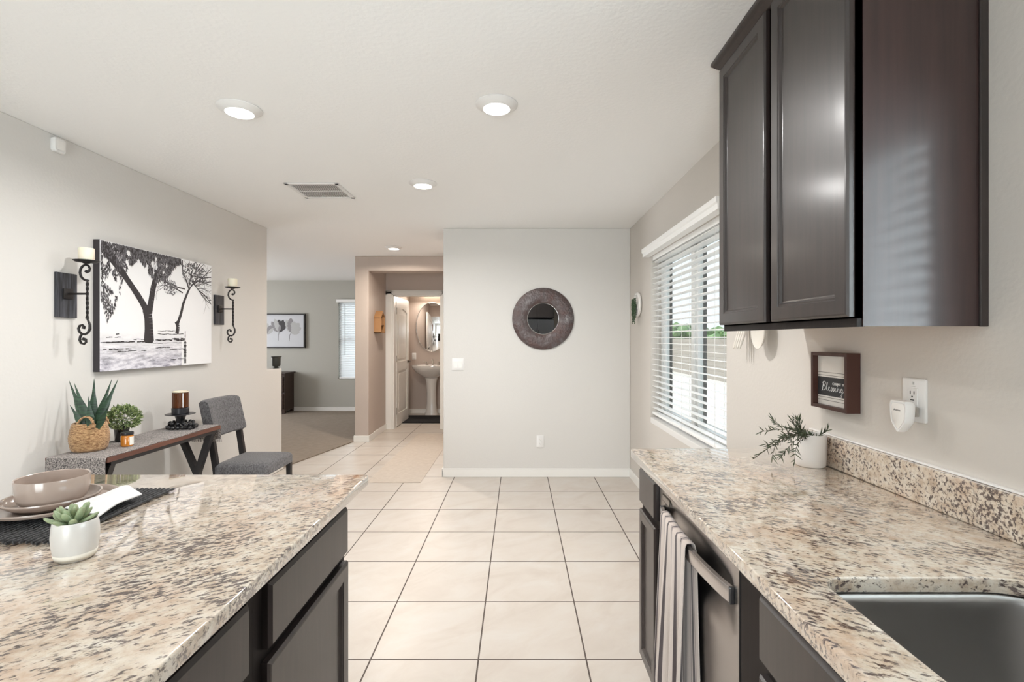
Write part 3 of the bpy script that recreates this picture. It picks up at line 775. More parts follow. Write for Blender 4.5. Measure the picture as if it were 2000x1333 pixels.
# napkin: folded strip lying over the plate edge
b = bmesh.new(); NU, NV = 24, 16
quad = [(-1.077, 1.165), (-1.004, 1.165), (-1.016, 1.325), (-1.077, 1.357)]
def nap(u, v):
    a = Vector(quad[0]).lerp(Vector(quad[1]), u); c = Vector(quad[3]).lerp(Vector(quad[2]), u); q = a.lerp(c, v)
    d = math.hypot(q.x-pc[0], q.y-pc[1]); z = TZ+.0405-max(0, d-.137)*.42
    return q, z+.0012*math.sin(v*9+u*4)
for lay in (0, .0028):
    V = [[b.verts.new((nap(i/NU, j/NV)[0].x, nap(i/NU, j/NV)[0].y, nap(i/NU, j/NV)[1]+lay)) for i in range(NU+1)] for j in range(NV+1)]
    for j in range(NV):
        for i in range(NU): b.faces.new((V[j][i], V[j][i+1], V[j+1][i+1], V[j+1][i]))
    if lay == 0: V0 = V
for i in range(NU): b.faces.new((V0[0][i], V0[0][i+1], V[0][i+1], V[0][i])); b.faces.new((V0[NV][i], V0[NV][i+1], V[NV][i+1], V[NV][i]))
for j in range(NV): b.faces.new((V0[j][0], V0[j+1][0], V[j+1][0], V[j][0])); b.faces.new((V0[j][NU], V0[j+1][NU], V[j+1][NU], V[j][NU]))
g = G(); g.merge(b); bmesh.ops.recalc_face_normals(g.bm, faces=g.bm.faces)
g.done('napkin', M_napkin, label='folded white cloth napkin sticking out from the plates', cat='napkin', smooth='auto')
def plate2(): 
    r = .098; z = TZ+.0195
    prof = [(0, 0), (r*.62, 0), (r*.70, .002), (r*.96, .018), (r, .024), (r*.992, .0275), (r*.955, .0265), (r*.88, .012), (r*.80, .0075), (0, .006)]
    G().lathe([(a, b+z) for a, b in prof], (pc[0]-.006, pc[1], 0), 72).done('salad_plate', M_taupe2, label='smaller taupe plate between the dinner plate and the bowl', cat='plate', smooth='auto')
plate2()
z = TZ+.0272; BS = .775
prof = [(0, 0), (.055, 0), (.070, .002), (.084, .009), (.091, .022), (.0938, .045), (.0945, .068), (.0935, .0705), (.0905, .069), (.0892, .045), (.086, .024), (.078, .013), (.055, .0075), (0, .0065)]
G().lathe([(a*BS, b*.95+z) for a, b in prof], (-1.187, 1.252, 0), 80).done('bowl', M_taupe, label='glossy taupe stoneware bowl on top of the plates', cat='bowl', smooth='auto')

# succulent in white pot
sc = Vector((-.897, .994, TZ+.0005))
r = thing('succulent', sc, 'pale green succulent in a small white ceramic pot on the island', 'plant')
prof = [(0, 0), (.028, 0), (.032, .003), (.034, .010), (.0372, .030), (.0386, .048), (.0376, .066), (.0358, .076), (.0345, .078), (.0325, .076), (.034, .06), (0, .058)]
G().lathe(prof, sc, 56).done('pot', M_pot, r, smooth='auto')
G().lathe([(.0323, .0032), (.0343, .0099), (.0354, .0155), (.0347, .0156), (.0318, .004)], sc, 56, close=True).done('unglazed_base', M_pot_raw, r, smooth=True, label='cream unglazed foot band')
G().lathe([(0, .070), (.025, .069), (.0335, .066), (.0335, .058), (0, .058)], sc, 30).done('soil', M_soil, r, smooth=True)
g = G()
def fat(base_, d, L, w_):
    M = Vector(d).normalized().to_track_quat('Z', 'Y').to_matrix().to_4x4()
    pr = [(0, 0), (w_*.30, .02*L), (w_*.42, .2*L), (w_*.5, .55*L), (w_*.46, .78*L), (w_*.28, .94*L), (0, L)]
    b = bmesh.new(); rings = []; seg = 10
    for rr_, zz in pr:
        bendv = Vector((0, 0, 1))*(zz/L)**2*L*.28
        if rr_ == 0: rings.append([b.verts.new(Vector(base_)+M @ Vector((0, 0, zz))+bendv)])
        else: rings.append([b.verts.new(Vector(base_)+M @ Vector((rr_*math.cos(2*PI*k/seg), .62*rr_*math.sin(2*PI*k/seg), zz))+bendv) for k in range(seg)])
    for a, q in zip(rings, rings[1:]):
        for k in range(seg):
            k2 = (k+1) % seg
            if len(a) == 1: b.faces.new((a[0], q[k], q[k2]))
            elif len(q) == 1: b.faces.new((a[k], q[0], a[k2]))
            else: b.faces.new((a[k], q[k], q[k2], a[k2]))
    bmesh.ops.recalc_face_normals(b, faces=b.faces); g.merge(b)
sb = sc+Vector((-.004, 0, .068))
for ring, (n_, el, L, w_) in enumerate(((8, 14, .040, .0145), (7, 36, .037, .0145), (5, 58, .031, .013), (3, 80, .022, .010))):
    for k in range(n_):
        a = 2*PI*k/n_+ring*.5+random.uniform(-.1, .1); e_ = math.radians(el+random.uniform(-6, 6))
        fat(sb+Vector((math.cos(a)*.003, math.sin(a)*.003, .002*ring)), (math.cos(a)*math.cos(e_), math.sin(a)*math.cos(e_), math.sin(e_)), L*random.uniform(.9, 1.1), w_)
g.done('leaves', M_succ, r, smooth=True)

# ------------------------------------------------------------------ potted plant on the right counter
pc3 = Vector((1.0244, 1.72, TZ+.0005))
r = thing('potted_plant', pc3, 'trailing rosemary-like plant in a plain white cylinder pot on the right counter', 'plant')
prof = [(0, .004), (.039, .004), (.041, .0), (.044, .0), (.0485, .006), (.0492, .03), (.0496, .108), (.0486, .112), (.0466, .110), (.0466, .09), (0, .088)]
G().lathe(prof, pc3, 64).done('pot', M_potmatte, r, smooth='auto')
G().lathe([(0, .098), (.03, .097), (.0460, .092), (.0460, .088), (0, .088)], pc3, 30).done('soil', M_soil, r, smooth=True)
gs = G(); gl_ = G()
def sprig(pts, nl=14, L=.025, w_=.0034):
    # smooth polyline, leaves along it
    P = [Vector(p) for p in pts]; Q = []
    for i in range(len(P)-1):
        p0 = P[max(i-1, 0)]; p1 = P[i]; p2 = P[i+1]; p3 = P[min(i+2, len(P)-1)]
        for t in (0, .2, .4, .6, .8):
            Q.append(.5*((2*p1)+(-p0+p2)*t+(2*p0-5*p1+4*p2-p3)*t*t+(-p0+3*p1-3*p2+p3)*t**3))
    Q.append(P[-1]); gs.tube(Q, .0009, 5)
    for k in range(nl):
        u = (.15+.85*k/(nl-1))*(len(Q)-1); i = min(int(u), len(Q)-2); c = Q[i].lerp(Q[i+1], u-i); t = (Q[i+1]-Q[i]).normalized()
        for s_ in (0, 1):
            v = Vector((random.uniform(-1, 1), random.uniform(-1, 1), random.uniform(-1, 1))); v = (v-t*v.dot(t)).normalized()
            d = (t*.8+v*.75+Vector((0, 0, .25))).normalized()
            ll_ = L*random.uniform(.7, 1.2)
            gl_.leaf(c, c+d*ll_, w_, Vector((random.uniform(-1, 1), -1, random.uniform(-.5, 1))), bend=.18, n=4, shape=lambda q: math.sin(PI*min(1, q*.8+.2))**.7)
st_ = [[(1.0, 1.70, 1.01), (.95, 1.68, 1.045), (.88, 1.66, 1.052), (.825, 1.66, 1.045)],
       [(1.0, 1.70, 1.01), (.96, 1.69, 1.03), (.90, 1.68, 1.01), (.85, 1.67, .985), (.80, 1.66, .955)],
       [(1.0, 1.71, 1.01), (.93, 1.70, 1.03), (.89, 1.69, 1.00), (.87, 1.68, .955)],
       [(1.0, 1.70, 1.01), (.965, 1.66, 1.03), (.935, 1.65, .99), (.93, 1.65, .945)],
       [(1.0, 1.72, 1.01), (.97, 1.71, 1.05), (.95, 1.70, 1.075)],
       [(1.0, 1.72, 1.01), (.985, 1.71, 1.045), (.975, 1.72, 1.08)],
       [(1.0, 1.70, 1.01), (.96, 1.70, 1.045), (.90, 1.70, 1.06), (.885, 1.70, 1.08)],
       [(1.01, 1.72, 1.01), (1.0, 1.74, 1.05), (1.00, 1.75, 1.072)],
       [(1.03, 1.70, 1.01), (1.045, 1.69, 1.03), (1.058, 1.68, 1.045)],
       [(1.0, 1.70, 1.01), (.945, 1.66, 1.02), (.905, 1.655, .985), (.885, 1.65, .96)],
       [(1.0, 1.70, 1.01), (.95, 1.67, 1.035), (.91, 1.67, 1.02), (.88, 1.67, 1.0), (.845, 1.67, 1.0)],
       [(1.0, 1.69, 1.01), (.96, 1.66, 1.03), (.92, 1.65, 1.03), (.89, 1.65, 1.025)],
       [(1.0, 1.69, 1.01), (.985, 1.68, 1.03), (.955, 1.68, 1.035), (.93, 1.68, 1.02)],
       [(1.02, 1.70, 1.01), (1.01, 1.69, 1.025), (.99, 1.685, 1.03)], [(1.0, 1.71, 1.01), (.98, 1.70, 1.04), (.96, 1.69, 1.045)]]
for s_ in st_: sprig(s_, 5+2*len(s_))
gs.done('stems', mat('brown green stem', (.06, .05, .03), .6), r); gl_.done('foliage', M_rosem, r, kind='stuff')

# ------------------------------------------------------------------ small framed sign on the right wall
r = thing('framed_sign', (1.08, 1.676, 1.117), 'small walnut box frame with a Blessings sign above the right counter', 'sign')
y0, y1, z0, z1 = 1.580, 1.773, 1.117, 1.312; xf = 1.058; t = .012
g = G()
for a in ((y0, y0+t, z0, z1), (y1-t, y1, z0, z1), (y0+t, y1-t, z0, z0+t), (y0+t, y1-t, z1-t, z1)): g.box(xf, XR-.002, *a, .0012)
g.done('frame', M_red, r)
bp = G().box(1.077, 1.082, y0+t, y1-t, z0+t, z1-t).done('backing_board', M_sign, r)
G().box(1.0762, 1.077, y0+t, y1-t, 1.161, 1.226).done('black_band', M_signblk, r)
g = G()
for za in (1.2310, 1.2410, 1.1440, 1.1540): g.box(1.0764, 1.077, y0+t, y1-t, za, za+.0018)
g.done('painted_lines', M_signgrey, r)
def text_obj(txt, size, mat_, parent, M, ext=.0004, shear=0, name='lettering'):
    c = bpy.data.curves.new('txt', 'FONT'); c.body = txt; c.size = size; c.extrude = ext; c.align_x = 'CENTER'; c.shear = shear
    o = bpy.data.objects.new('txt', c); COL.objects.link(o)
    me = bpy.data.meshes.new_from_object(o); bpy.data.objects.remove(o)
    b = bmesh.new(); b.from_mesh(me); bpy.data.meshes.remove(me); bmesh.ops.transform(b, matrix=M, verts=b.verts)
    g = G(); g.merge(b); return g.done(name, mat_, parent)
# plane facing -X: text right = -Y, up = Z
def MX(x, y, z): return Matrix.Translation((x, y, z)) @ Matrix(((0, 0, -1, 0), (-1, 0, 0, 0), (0, 1, 0, 0), (0, 0, 0, 1)))
text_obj('COUNT YOUR', .0125, M_chalk, r, MX(1.0758, 1.638, 1.2005))
# script word drawn with a pen line (u to the right, v up, in letter heights)
def script(strokes, ox, oz, s, rad):
    g = G()
    for st in strokes:
        P = [Vector((u, v, 0)) for u, v in st]; Q = []
        for i in range(len(P)-1):
            p0 = P[max(i-1, 0)]; p1 = P[i]; p2 = P[i+1]; p3 = P[min(i+2, len(P)-1)]
            for t_ in (0, .25, .5, .75): Q.append(.5*((2*p1)+(-p0+p2)*t_+(2*p0-5*p1+4*p2-p3)*t_*t_+(-p0+3*p1-3*p2+p3)*t_**3))
        Q.append(P[-1])
        pts = [(1.0759, ox-q.x*s*1.12, oz+q.y*s*.80) for q in Q]
        g.tube(pts, [rad*(1.5 if (pts[min(i+1, len(pts)-1)][2] < pts[max(i-1, 0)][2]) else .8) for i in range(len(pts))], 5)
    return g
ST = [[(.45, 2.1), (.35, 1.2), (.15, .1), (.0, -.1)], [(.1, 1.7), (.5, 2.2), (1.0, 2.1), (.95, 1.6), (.45, 1.25), (.9, 1.05), (1.0, .55), (.6, .05), (.15, .2)],
      [(1.1, .3), (1.5, 1.2), (1.65, 2.0), (1.45, 1.9), (1.35, .8), (1.5, .1), (1.8, .3), (2.1, .7), (2.15, 1.0), (1.95, .95), (1.9, .4), (2.1, .05), (2.4, .3),
       (2.75, 1.0), (2.85, .5), (2.7, .05), (2.5, .1), (2.9, .25), (3.25, 1.0), (3.35, .5), (3.2, .05), (3.0, .1), (3.4, .25), (3.7, .95), (3.65, .3), (3.8, .05), (4.0, .3),
       (4.15, .95), (4.15, .1), (4.35, .7), (4.6, .95), (4.65, .3), (4.8, .05), (5.0, .3), (5.4, .95), (5.1, .8), (5.05, .3), (5.3, .1), (5.5, .9), (5.4, -.4), (5.1, -1.2), (4.85, -1.0), (5.3, -.3), (5.8, .3), (6.1, 1.0), (6.2, .5), (6.05, .05), (5.85, .1)]]
script(ST, 1.738, 1.178, .0180, .0006).done('script_lettering', M_chalk, r)
G().tube([(1.0759, 1.738-4.2*.0202, 1.178+1.3*.0144), (1.0759, 1.738-4.24*.0202, 1.178+1.45*.0144)], .001, 5).done('letter_dot', M_chalk, r)

# ------------------------------------------------------------------ outlets and switches
def outlet_slots(g, yc, zc, x, s=1):
    for dy in (-.0065, .0065): g.box(x-.0006, x, yc+dy-.0012, yc+dy+.0012, zc-.002, zc+.007)
    g.lathe([(0, 0), (.0024, 0), (.0024, .0006), (0, .0006)], (x-.0006, yc, zc-.0085), 12, 'X')
r = thing('wall_outlet', (XR-.004, 1.363, 1.128), 'white duplex outlet holding a plugged-in device above the right counter', 'outlet')
G().loft([[(x, y, z) for y, z in rrect(1.323+i, 1.404-i, 1.129+i, 1.2495-i, .005)] for x, i in ((XR-.0005, 0), (XR-.005, 0), (XR-.007, .003))]).done('cover_plate', M_white, r, smooth='auto')
G().box(XR-.0095, XR-.0072, 1.347, 1.380, 1.156, 1.222, .001).done('receptacle', M_white, r)
g = G(); outlet_slots(g, 1.3635, 1.207, XR-.0096); g.box(XR-.0102, XR-.0096, 1.357, 1.370, 1.188, 1.1905); g.done('slots', M_black_slot, r)
g = G(); g.box(XR-.0075, XR-.0071, 1.356, 1.371, 1.2265, 1.2273); 
for k in range(3): g.box(XR-.0075, XR-.0071, 1.360+k*.003, 1.361+k*.003, 1.232, 1.240)
g.done('embossed_marks', M_greymark, r)
# plugged-in device
r = thing('plug_in_device', (1.07, 1.345, 1.105), 'white shield-shaped plug-in device on the outlet above the right counter', 'device')
cy_ = 1.347
def shield(s, zc=1.150):
    P = [(-.026, .036), (-.020, .040), (.020, .040), (.026, .036), (.029, .024), (.026, -.010), (.021, -.024), (.005, -.044), (0, -.0465), (-.005, -.044), (-.021, -.024), (-.026, -.010), (-.029, .024)]
    return [(cy_+a*s, zc+b*s) for a, b in P]
def scurve(P, n=4):
    Q = []
    for i in range(len(P)):
        p0, p1, p2, p3 = P[i-1], P[i], P[(i+1) % len(P)], P[(i+2) % len(P)]
        for k in range(n):
            t_ = k/n; Q.append(tuple(.5*((2*p1[j])+(-p0[j]+p2[j])*t_+(2*p0[j]-5*p1[j]+4*p2[j]-p3[j])*t_*t_+(-p0[j]+3*p1[j]-3*p2[j]+p3[j])*t_**3) for j in (0, 1)))
    return Q
lp = [(XR-.035, .88), (XR-.038, .95), (XR-.045, 1.0), (XR-.060, 1.0), (XR-.0635, .975), (XR-.0635, .86), (XR-.061, .84), (XR-.061, .82)]
G().loft([[(x, y, z) for y, z in scurve(shield(s_))] for x, s_ in lp]).done('housing', M_white, r, smooth='auto')
G().loft([[(x, y, z) for y, z in scurve(shield(s_))] for x, s_ in ((XR-.0611, .80), (XR-.063, .80), (XR-.0636, .77))]).done('front_cover', M_porc, r, smooth='auto')
text_obj('Aontoe', .0078, M_blackgloss, r, MX(XR-.0637, cy_+.0015, 1.1615), ext=.0002)
G().box(XR-.0352, XR-.0103, 1.337, 1.357, 1.145, 1.172, .003).done('plug_pins', M_chrome, r)

def switch_plate(name, x0, x1, z0, z1, y, label, rockers):
    r = thing(name, ((x0+x1)/2, y, z0), label, 'switch' if rockers else 'outlet')
    G().loft([[(x, yy, z) for x, z in rrect(x0+i, x1-i, z0+i, z1-i, .005)] for yy, i in ((y-.0005, 0), (y-.005, 0), (y-.007, .003))]).done('cover_plate', M_white, r, smooth='auto')
    return r
r = switch_plate('light_switch', -.652, -.534, 1.045, 1.165, YF, 'double white rocker switch plate on the far wall', 2)
for xc in (-.616, -.570): G().box(xc-.0165, xc+.0165, YF-.0105, YF-.0072, 1.072, 1.138, .0015, M=None).done('rocker', M_trim, r)
r = switch_plate('wall_outlet', .180, .255, .287, .408, YF, 'low white duplex outlet on the far wall above the baseboard', 0)
for zc in (.328, .367):
    G().loft([[(x, yy, z) for x, z in rrect(.201, .234, zc-.014, zc+.014, .010)] for yy in (YF-.0072, YF-.0090)]).done('receptacle', M_white, r, smooth='auto')
    g = G(); 
    for dx in (-.0065, .0065): g.box(.2175+dx-.0012, .2175+dx+.0012, YF-.0096, YF-.0091, zc-.003, zc+.005)
    g.lathe([(0, 0), (.0022, 0), (.0022, .0005), (0, .0005)], (.2175, YF-.0091, zc-.008), 10, '-Y'); g.done('slots', M_greymark, r)
r = switch_plate('light_switch', -1.93, -1.855, .98, 1.10, 8.92, 'single white switch plate in the bathroom beside the open door', 1)
G().box(-1.905, -1.88, 8.911, 8.9125, 1.005, 1.075).done('rocker', M_trim, r)

# ------------------------------------------------------------------ wooden fork and spoon on the right wall
r = thing('wooden_fork', (1.09, 2.335, 1.31), 'whitewashed wooden fork hanging on the wall under the cabinet, left of the spoon', 'wall decor')
g = G()
def wx(z, tip): return 1.088-.052*max(0, (1.52-z)/.21)**1.5*tip
for k in range(4):
    y = 2.300+k*.021
    g.tube([(wx(z_, 1), y+.004*(z_-1.4), z_) for z_ in (1.312, 1.33, 1.36, 1.40, 1.44, 1.48, 1.52)], [.004, .006, .0075, .008, .008, .008, .008], 8)
g.done('tines', M_whitewood, r, smooth='auto')
g = G().prism([(2.292, 1.515), (2.375, 1.515), (2.375, 1.60), (2.35, 1.64), (2.343, 1.95), (2.323, 1.95), (2.318, 1.64), (2.292, 1.60)], 'X', 1.080, 1.096, .003); g.done('handle', M_whitewood, r)
r = thing('wooden_spoon', (1.09, 2.15, 1.31), 'whitewashed wooden spoon hanging on the wall beside the fork', 'wall decor')
pr = [(0, -.004), (.5, -.003), (.85, .004), (1.0, .016), (.97, .018), (.8, .009), (.45, .002), (0, 0)]
g = G().lathe([(a*.062, b) for a, b in pr], (1.068, 2.155, 1.402), 40, '-X', M=Matrix.Diagonal((1, 1, 1.45, 1))); 
g.done('spoon_bowl', M_whitewood, r, smooth='auto')
G().prism([(2.145, 1.49), (2.168, 1.49), (2.166, 1.95), (2.147, 1.95)], 'X', 1.078, 1.094, .003).done('handle', M_whitewood, r)

# ------------------------------------------------------------------ wall planter with trailing greenery
r = thing('wall_planter', (1.09, 4.47, 1.56), 'round white wall planter with trailing green strands left of the window', 'planter')
G().lathe([(0, 0.001), (.095, .001), (.108, .008), (.112, .022), (.106, .032), (.088, .034), (.080, .026), (.076, .012), (0, .010)], (XR, 4.47, 1.670), 48, '-X').done('dish', M_porc, r, smooth='auto')
G().prism([(4.47+.085*math.cos(a), 1.670+.085*math.sin(a)) for a in [PI+PI*k/16 for k in range(17)]], 'X', XR-.036, XR-.028).done('pocket', M_porc, r)
g = G()
for k in range(22):
    y = 4.44+random.uniform(-.05, .07); x = XR-.045-random.uniform(0, .022); z = 1.68+random.uniform(-.01, .05); L = random.uniform(.08, .2)
    i = 0
    while i*.009 < L:
        g.ball((x+random.uniform(-.003, .003), y+random.uniform(-.004, .004), z-i*.009), random.uniform(.0045, .006), 1); i += 1
g.done('trailing_strands', M_pearls, r, smooth=True, kind='stuff')

# ------------------------------------------------------------------ round mirror on the far wall
r = thing('round_mirror', (.242, YF-.03, 1.25), 'round mirror in a wide hammered dark metal frame on the far wall', 'mirror')
mc = (.245, YF-.0005, 1.555); R_ = .303; ri = .155
g = G().lathe([(ri, .004), (ri, .014), (ri+.003, .017), (ri+.05, .023), (R_-.05, .024), (R_-.008, .019), (R_, .014), (R_, .0), (ri, 0)], mc, 96, '-Y', close=False)
g.done('hammered_frame', M_hammer, r, smooth='auto')
G().lathe([(0, .006), (ri+.001, .006), (ri+.001, .002), (0, .002)], mc, 64, '-Y').done('glass', M_mirror, r, smooth='auto')
G().lathe([(ri-.0, .0075), (ri+.0, .0145), (ri-.003, .0145), (ri-.003, .0075)], mc, 64, '-Y', close=True).done('inner_rim', M_chrome, r, smooth=True)

# ------------------------------------------------------------------ refrigerator behind the viewer (seen in the mirror)
r = thing('refrigerator', (.36, -1.85, 0), 'dark stainless refrigerator standing behind the viewer, reflected in the round mirror', 'refrigerator')
G().box(.05, .82, -2.25, -1.55, .02, 1.80, .01).done('body', M_blackwood, r)
G().box(.05, .432, -1.549, -1.50, .65, 1.79, .012).done('door', M_steel_dk, r); G().box(.438, .82, -1.549, -1.50, .65, 1.79, .012).done('door', M_steel_dk, r)
G().box(.05, .82, -1.549, -1.50, .06, .64, .012).done('freezer_drawer', M_steel_dk, r)
for x in (.405, .465): G().tube([(x, -1.50, .85), (x, -1.46, .87), (x, -1.46, 1.55), (x, -1.50, 1.57)], .010).done('handle', M_blacksatin, r)
G().box(.05, .82, -1.7, -1.55, .001, .06).done('toe_grille', M_blackwood, r)

r = thing('wall_cabinet', (.43, -1.9, 1.83), 'dark cabinet above the refrigerator behind the viewer, seen in the round mirror', 'cabinet')
G().box(.05, .82, -2.55, -1.62, 1.83, 2.43).done('body', M_espd, r)
G().box(.06, .43, -1.619, -1.60, 1.84, 2.42, .003).done('door', M_esp, r); G().box(.44, .81, -1.619, -1.60, 1.84, 2.42, .003).done('door', M_esp, r)

# ------------------------------------------------------------------ tree canvas on the left wall
XA = XL+.040; ay0, ay1, az0, az1 = 2.849, 3.886, 1.166, 1.938
r = thing('canvas_print', (XA-.02, (ay0+ay1)/2, az0), 'large black and white canvas of two trees between the wall sconces', 'picture')
G().box(XL+.001, XA-.001, ay0, ay1, az0, az1, .002).done('stretched_edge', M_ink, r)
ff = G().box(XA-.0012, XA, ay0+.001, ay1-.001, az0+.001, az1-.001).done('printed_face', M_canvas, r)
AW, AH = ay1-ay0, az1-az0
def A(u, v, d=.0006): return Vector((XA+d, ay0+u*AW, az0+v*AH))
NF = [0]
def flat(g, pts, d=.0006):   # thin printed patch
    NF[0] += 1; d = d+NF[0]*1.2e-7
    pts = [(min(max(u, .004), .996), min(max(v, .004), .996)) for u, v in pts]
    b = bmesh.new()
    try:
        b.faces.new([b.verts.new(A(u, v, d)) for u, v in pts]); g.merge(b)
    except Exception: b.free()
gt = G(); gf = G(); gg = G()
def limb(g, P, W, d=.0006, jit=.003):
    n = len(P)
    Q = []; WW = []
    for i in range(n-1):
        for t_ in (0, .25, .5, .75):
            p0 = P[max(i-1, 0)]; p1 = P[i]; p2 = P[i+1]; p3 = P[min(i+2, n-1)]
            Q.append([.5*((2*p1[j])+(-p0[j]+p2[j])*t_+(2*p0[j]-5*p1[j]+4*p2[j]-p3[j])*t_*t_+(-p0[j]+3*p1[j]-3*p2[j]+p3[j])*t_**3) for j in (0, 1)]); WW.append(W[i]*(1-t_)+W[i+1]*t_)
    Q.append(list(P[-1])); WW.append(W[-1])
    for i in range(len(Q)-1):
        a, b2 = Q[i], Q[i+1]; dx, dy = (b2[0]-a[0])*AW, (b2[1]-a[1])*AH; L = math.hypot(dx, dy)+1e-9
        nx, ny = -dy/L/AW, dx/L/AH
        w0, w1 = WW[i]/2*AH, WW[i+1]/2*AH
        j0 = random.uniform(-jit, jit)*.0
        flat(g, [(a[0]-nx*w0, a[1]-ny*w0), (b2[0]-nx*w1, b2[1]-ny*w1), (b2[0]+nx*w1, b2[1]+ny*w1), (a[0]+nx*w0, a[1]+ny*w0)], d)
    return Q
# main tree (u,v in canvas fractions)
limb(gt, [(.365, .235), (.365, .33), (.36, .43), (.345, .50)], [.115, .095, .09, .095], .0007)
limb(gt, [(.33, .225), (.365, .245), (.40, .222)], [.03, .07, .03], .0007)
limb(gt, [(.35, .48), (.30, .57), (.24, .66), (.19, .73), (.12, .83), (.04, .93), (0.0, .97)], [.07, .060, .054, .052, .07, .085, .09], .0007)
limb(gt, [(.365, .47), (.385, .58), (.40, .68), (.425, .78), (.44, .84)], [.075, .062, .06, .058, .05], .0007)
# second tree
limb(gt, [(.62, .295), (.63, .36), (.615, .41)], [.045, .045, .05]); limb(gt, [(.62, .37), (.66, .48), (.685, .58), (.73, .69), (.755, .74)], [.035, .033, .03, .024, .02])
limb(gt, [(.745, .72), (.715, .80), (.68, .88), (.675, .985)], [.016, .014, .012, .012])
def twig(u, v, a, L, w_, dep):
    P = [(u, v)]; 
    for k in range(3):
        a += random.uniform(-.35, .35); P.append((P[-1][0]+math.cos(a)*L/3, P[-1][1]+math.sin(a)*L/3))
    limb(gt, P, [w_, w_*.85, w_*.65, w_*.4])
    if dep:
        for k in (1, 2, 3):
            if random.random() < .85: twig(P[k][0], P[k][1], a+random.choice((-1, 1))*random.uniform(.4, .9), L*.6, w_*.5, dep-1)
for a, L, st0 in ((.9, .26, (.75, .73)), (.35, .34, (.76, .76)), (1.3, .24, (.745, .75)), (.1, .22, (.78, .80)), (2.6, .22, (.68, .68)), (2.9, .20, (.70, .72)), (-.3, .20, (.86, .72)), (.1, .28, (.80, .86)), (-.5, .24, (.78, .80)), (.75, .2, (.80, .88))):
    twig(st0[0], st0[1], a, L, .013, 2)
# hanging foliage strokes
GAPS = [(random.uniform(.02, .62), random.uniform(.55, .97), random.uniform(.008, .026)) for _ in range(60)]
for k in range(4600):
    u = random.random()**1.05*.66; 
    lim = .78-.30*max(0, 1-abs(u-.05)/.12)-.10*math.sin(u*17)+.10*(u/.66)
    if u > .40: lim = max(lim, .77)
    v = 1-random.random()**1.35*(1-lim+.02); L = random.uniform(.012, .04); w_ = random.uniform(.0025, .007)
    if any(((u-a_)/r_)**2+((v-b_)/(r_*2.2))**2 < 1 for a_, b_, r_ in GAPS): continue
    s_ = random.uniform(-.25, .35)
    flat(gf if random.random() < .45 else gg, [(u, v), (u+w_, v-L*.3), (u+s_*L, v-L), (u-w_*.8, v-L*.4)], random.uniform(.0003, .0005))
for k in range(340):
    a = random.random()*2*PI; q = random.random()**.6; u = .80+.15*math.cos(a)*q; v = .88+.11*math.sin(a)*q
    if u < .675: continue
    flat(gf if random.random() < .4 else gg, [(u, v), (u+.007, v-.004), (u+.004, v-.016), (u-.004, v-.008)], .0004)
for k in range(160):
    a = random.random()*2*PI; q = random.random()**.7; u = .56+.07*math.cos(a)*q; v = .72+.07*math.sin(a)*q
    flat(gg, [(u, v), (u+.006, v-.004), (u+.003, v-.012), (u-.004, v-.006)], .0003)
# ground lines
for (u0, u1, v, w_) in ((0, .33, .223, .012), (.04, .14, .262, .006), (.2, .34, .245, .006), (.42, .70, .238, .012), (.55, .70, .250, .014), (.40, .66, .21, .005), (0, .22, .168, .009), (.12, .34, .150, .006), (.42, .55, .172, .007), (.55, .70, .155, .008), (.56, .70, .062, .006), (.44, .68, .292, .006), (.44, .6, .318, .004), (.10, .13, .285, .010)):
    n_ = max(3, int((u1-u0)/.02))
    for k in range(n_):
        if random.random() < .12: continue
        a = u0+(u1-u0)*k/n_; b2 = u0+(u1-u0)*(k+1.2)/n_; h1, h2 = w_*random.uniform(.4, 1.1), w_*random.uniform(.4, 1.1); dv = random.uniform(-.003, .003)
        flat(gf, [(a, v-h1/2+dv), (b2, v-h2/2+dv), (b2, v+h2/2+dv), (a, v+h1/2+dv)])
for k in range(26):
    v = .02+.30*k/26; w_ = random.uniform(.003, .010)*(1.5 if v < .22 else .5)
    flat(gf, [(.703-w_, v), (.703+w_, v), (.703+w_*.8, v+.013), (.703-w_*.8, v+.013)])
gt.done('printed_trunks', M_inkpaint, r); gf.done('printed_foliage', M_inkpaint, r); gg.done('printed_grey_foliage', M_greyink, r)

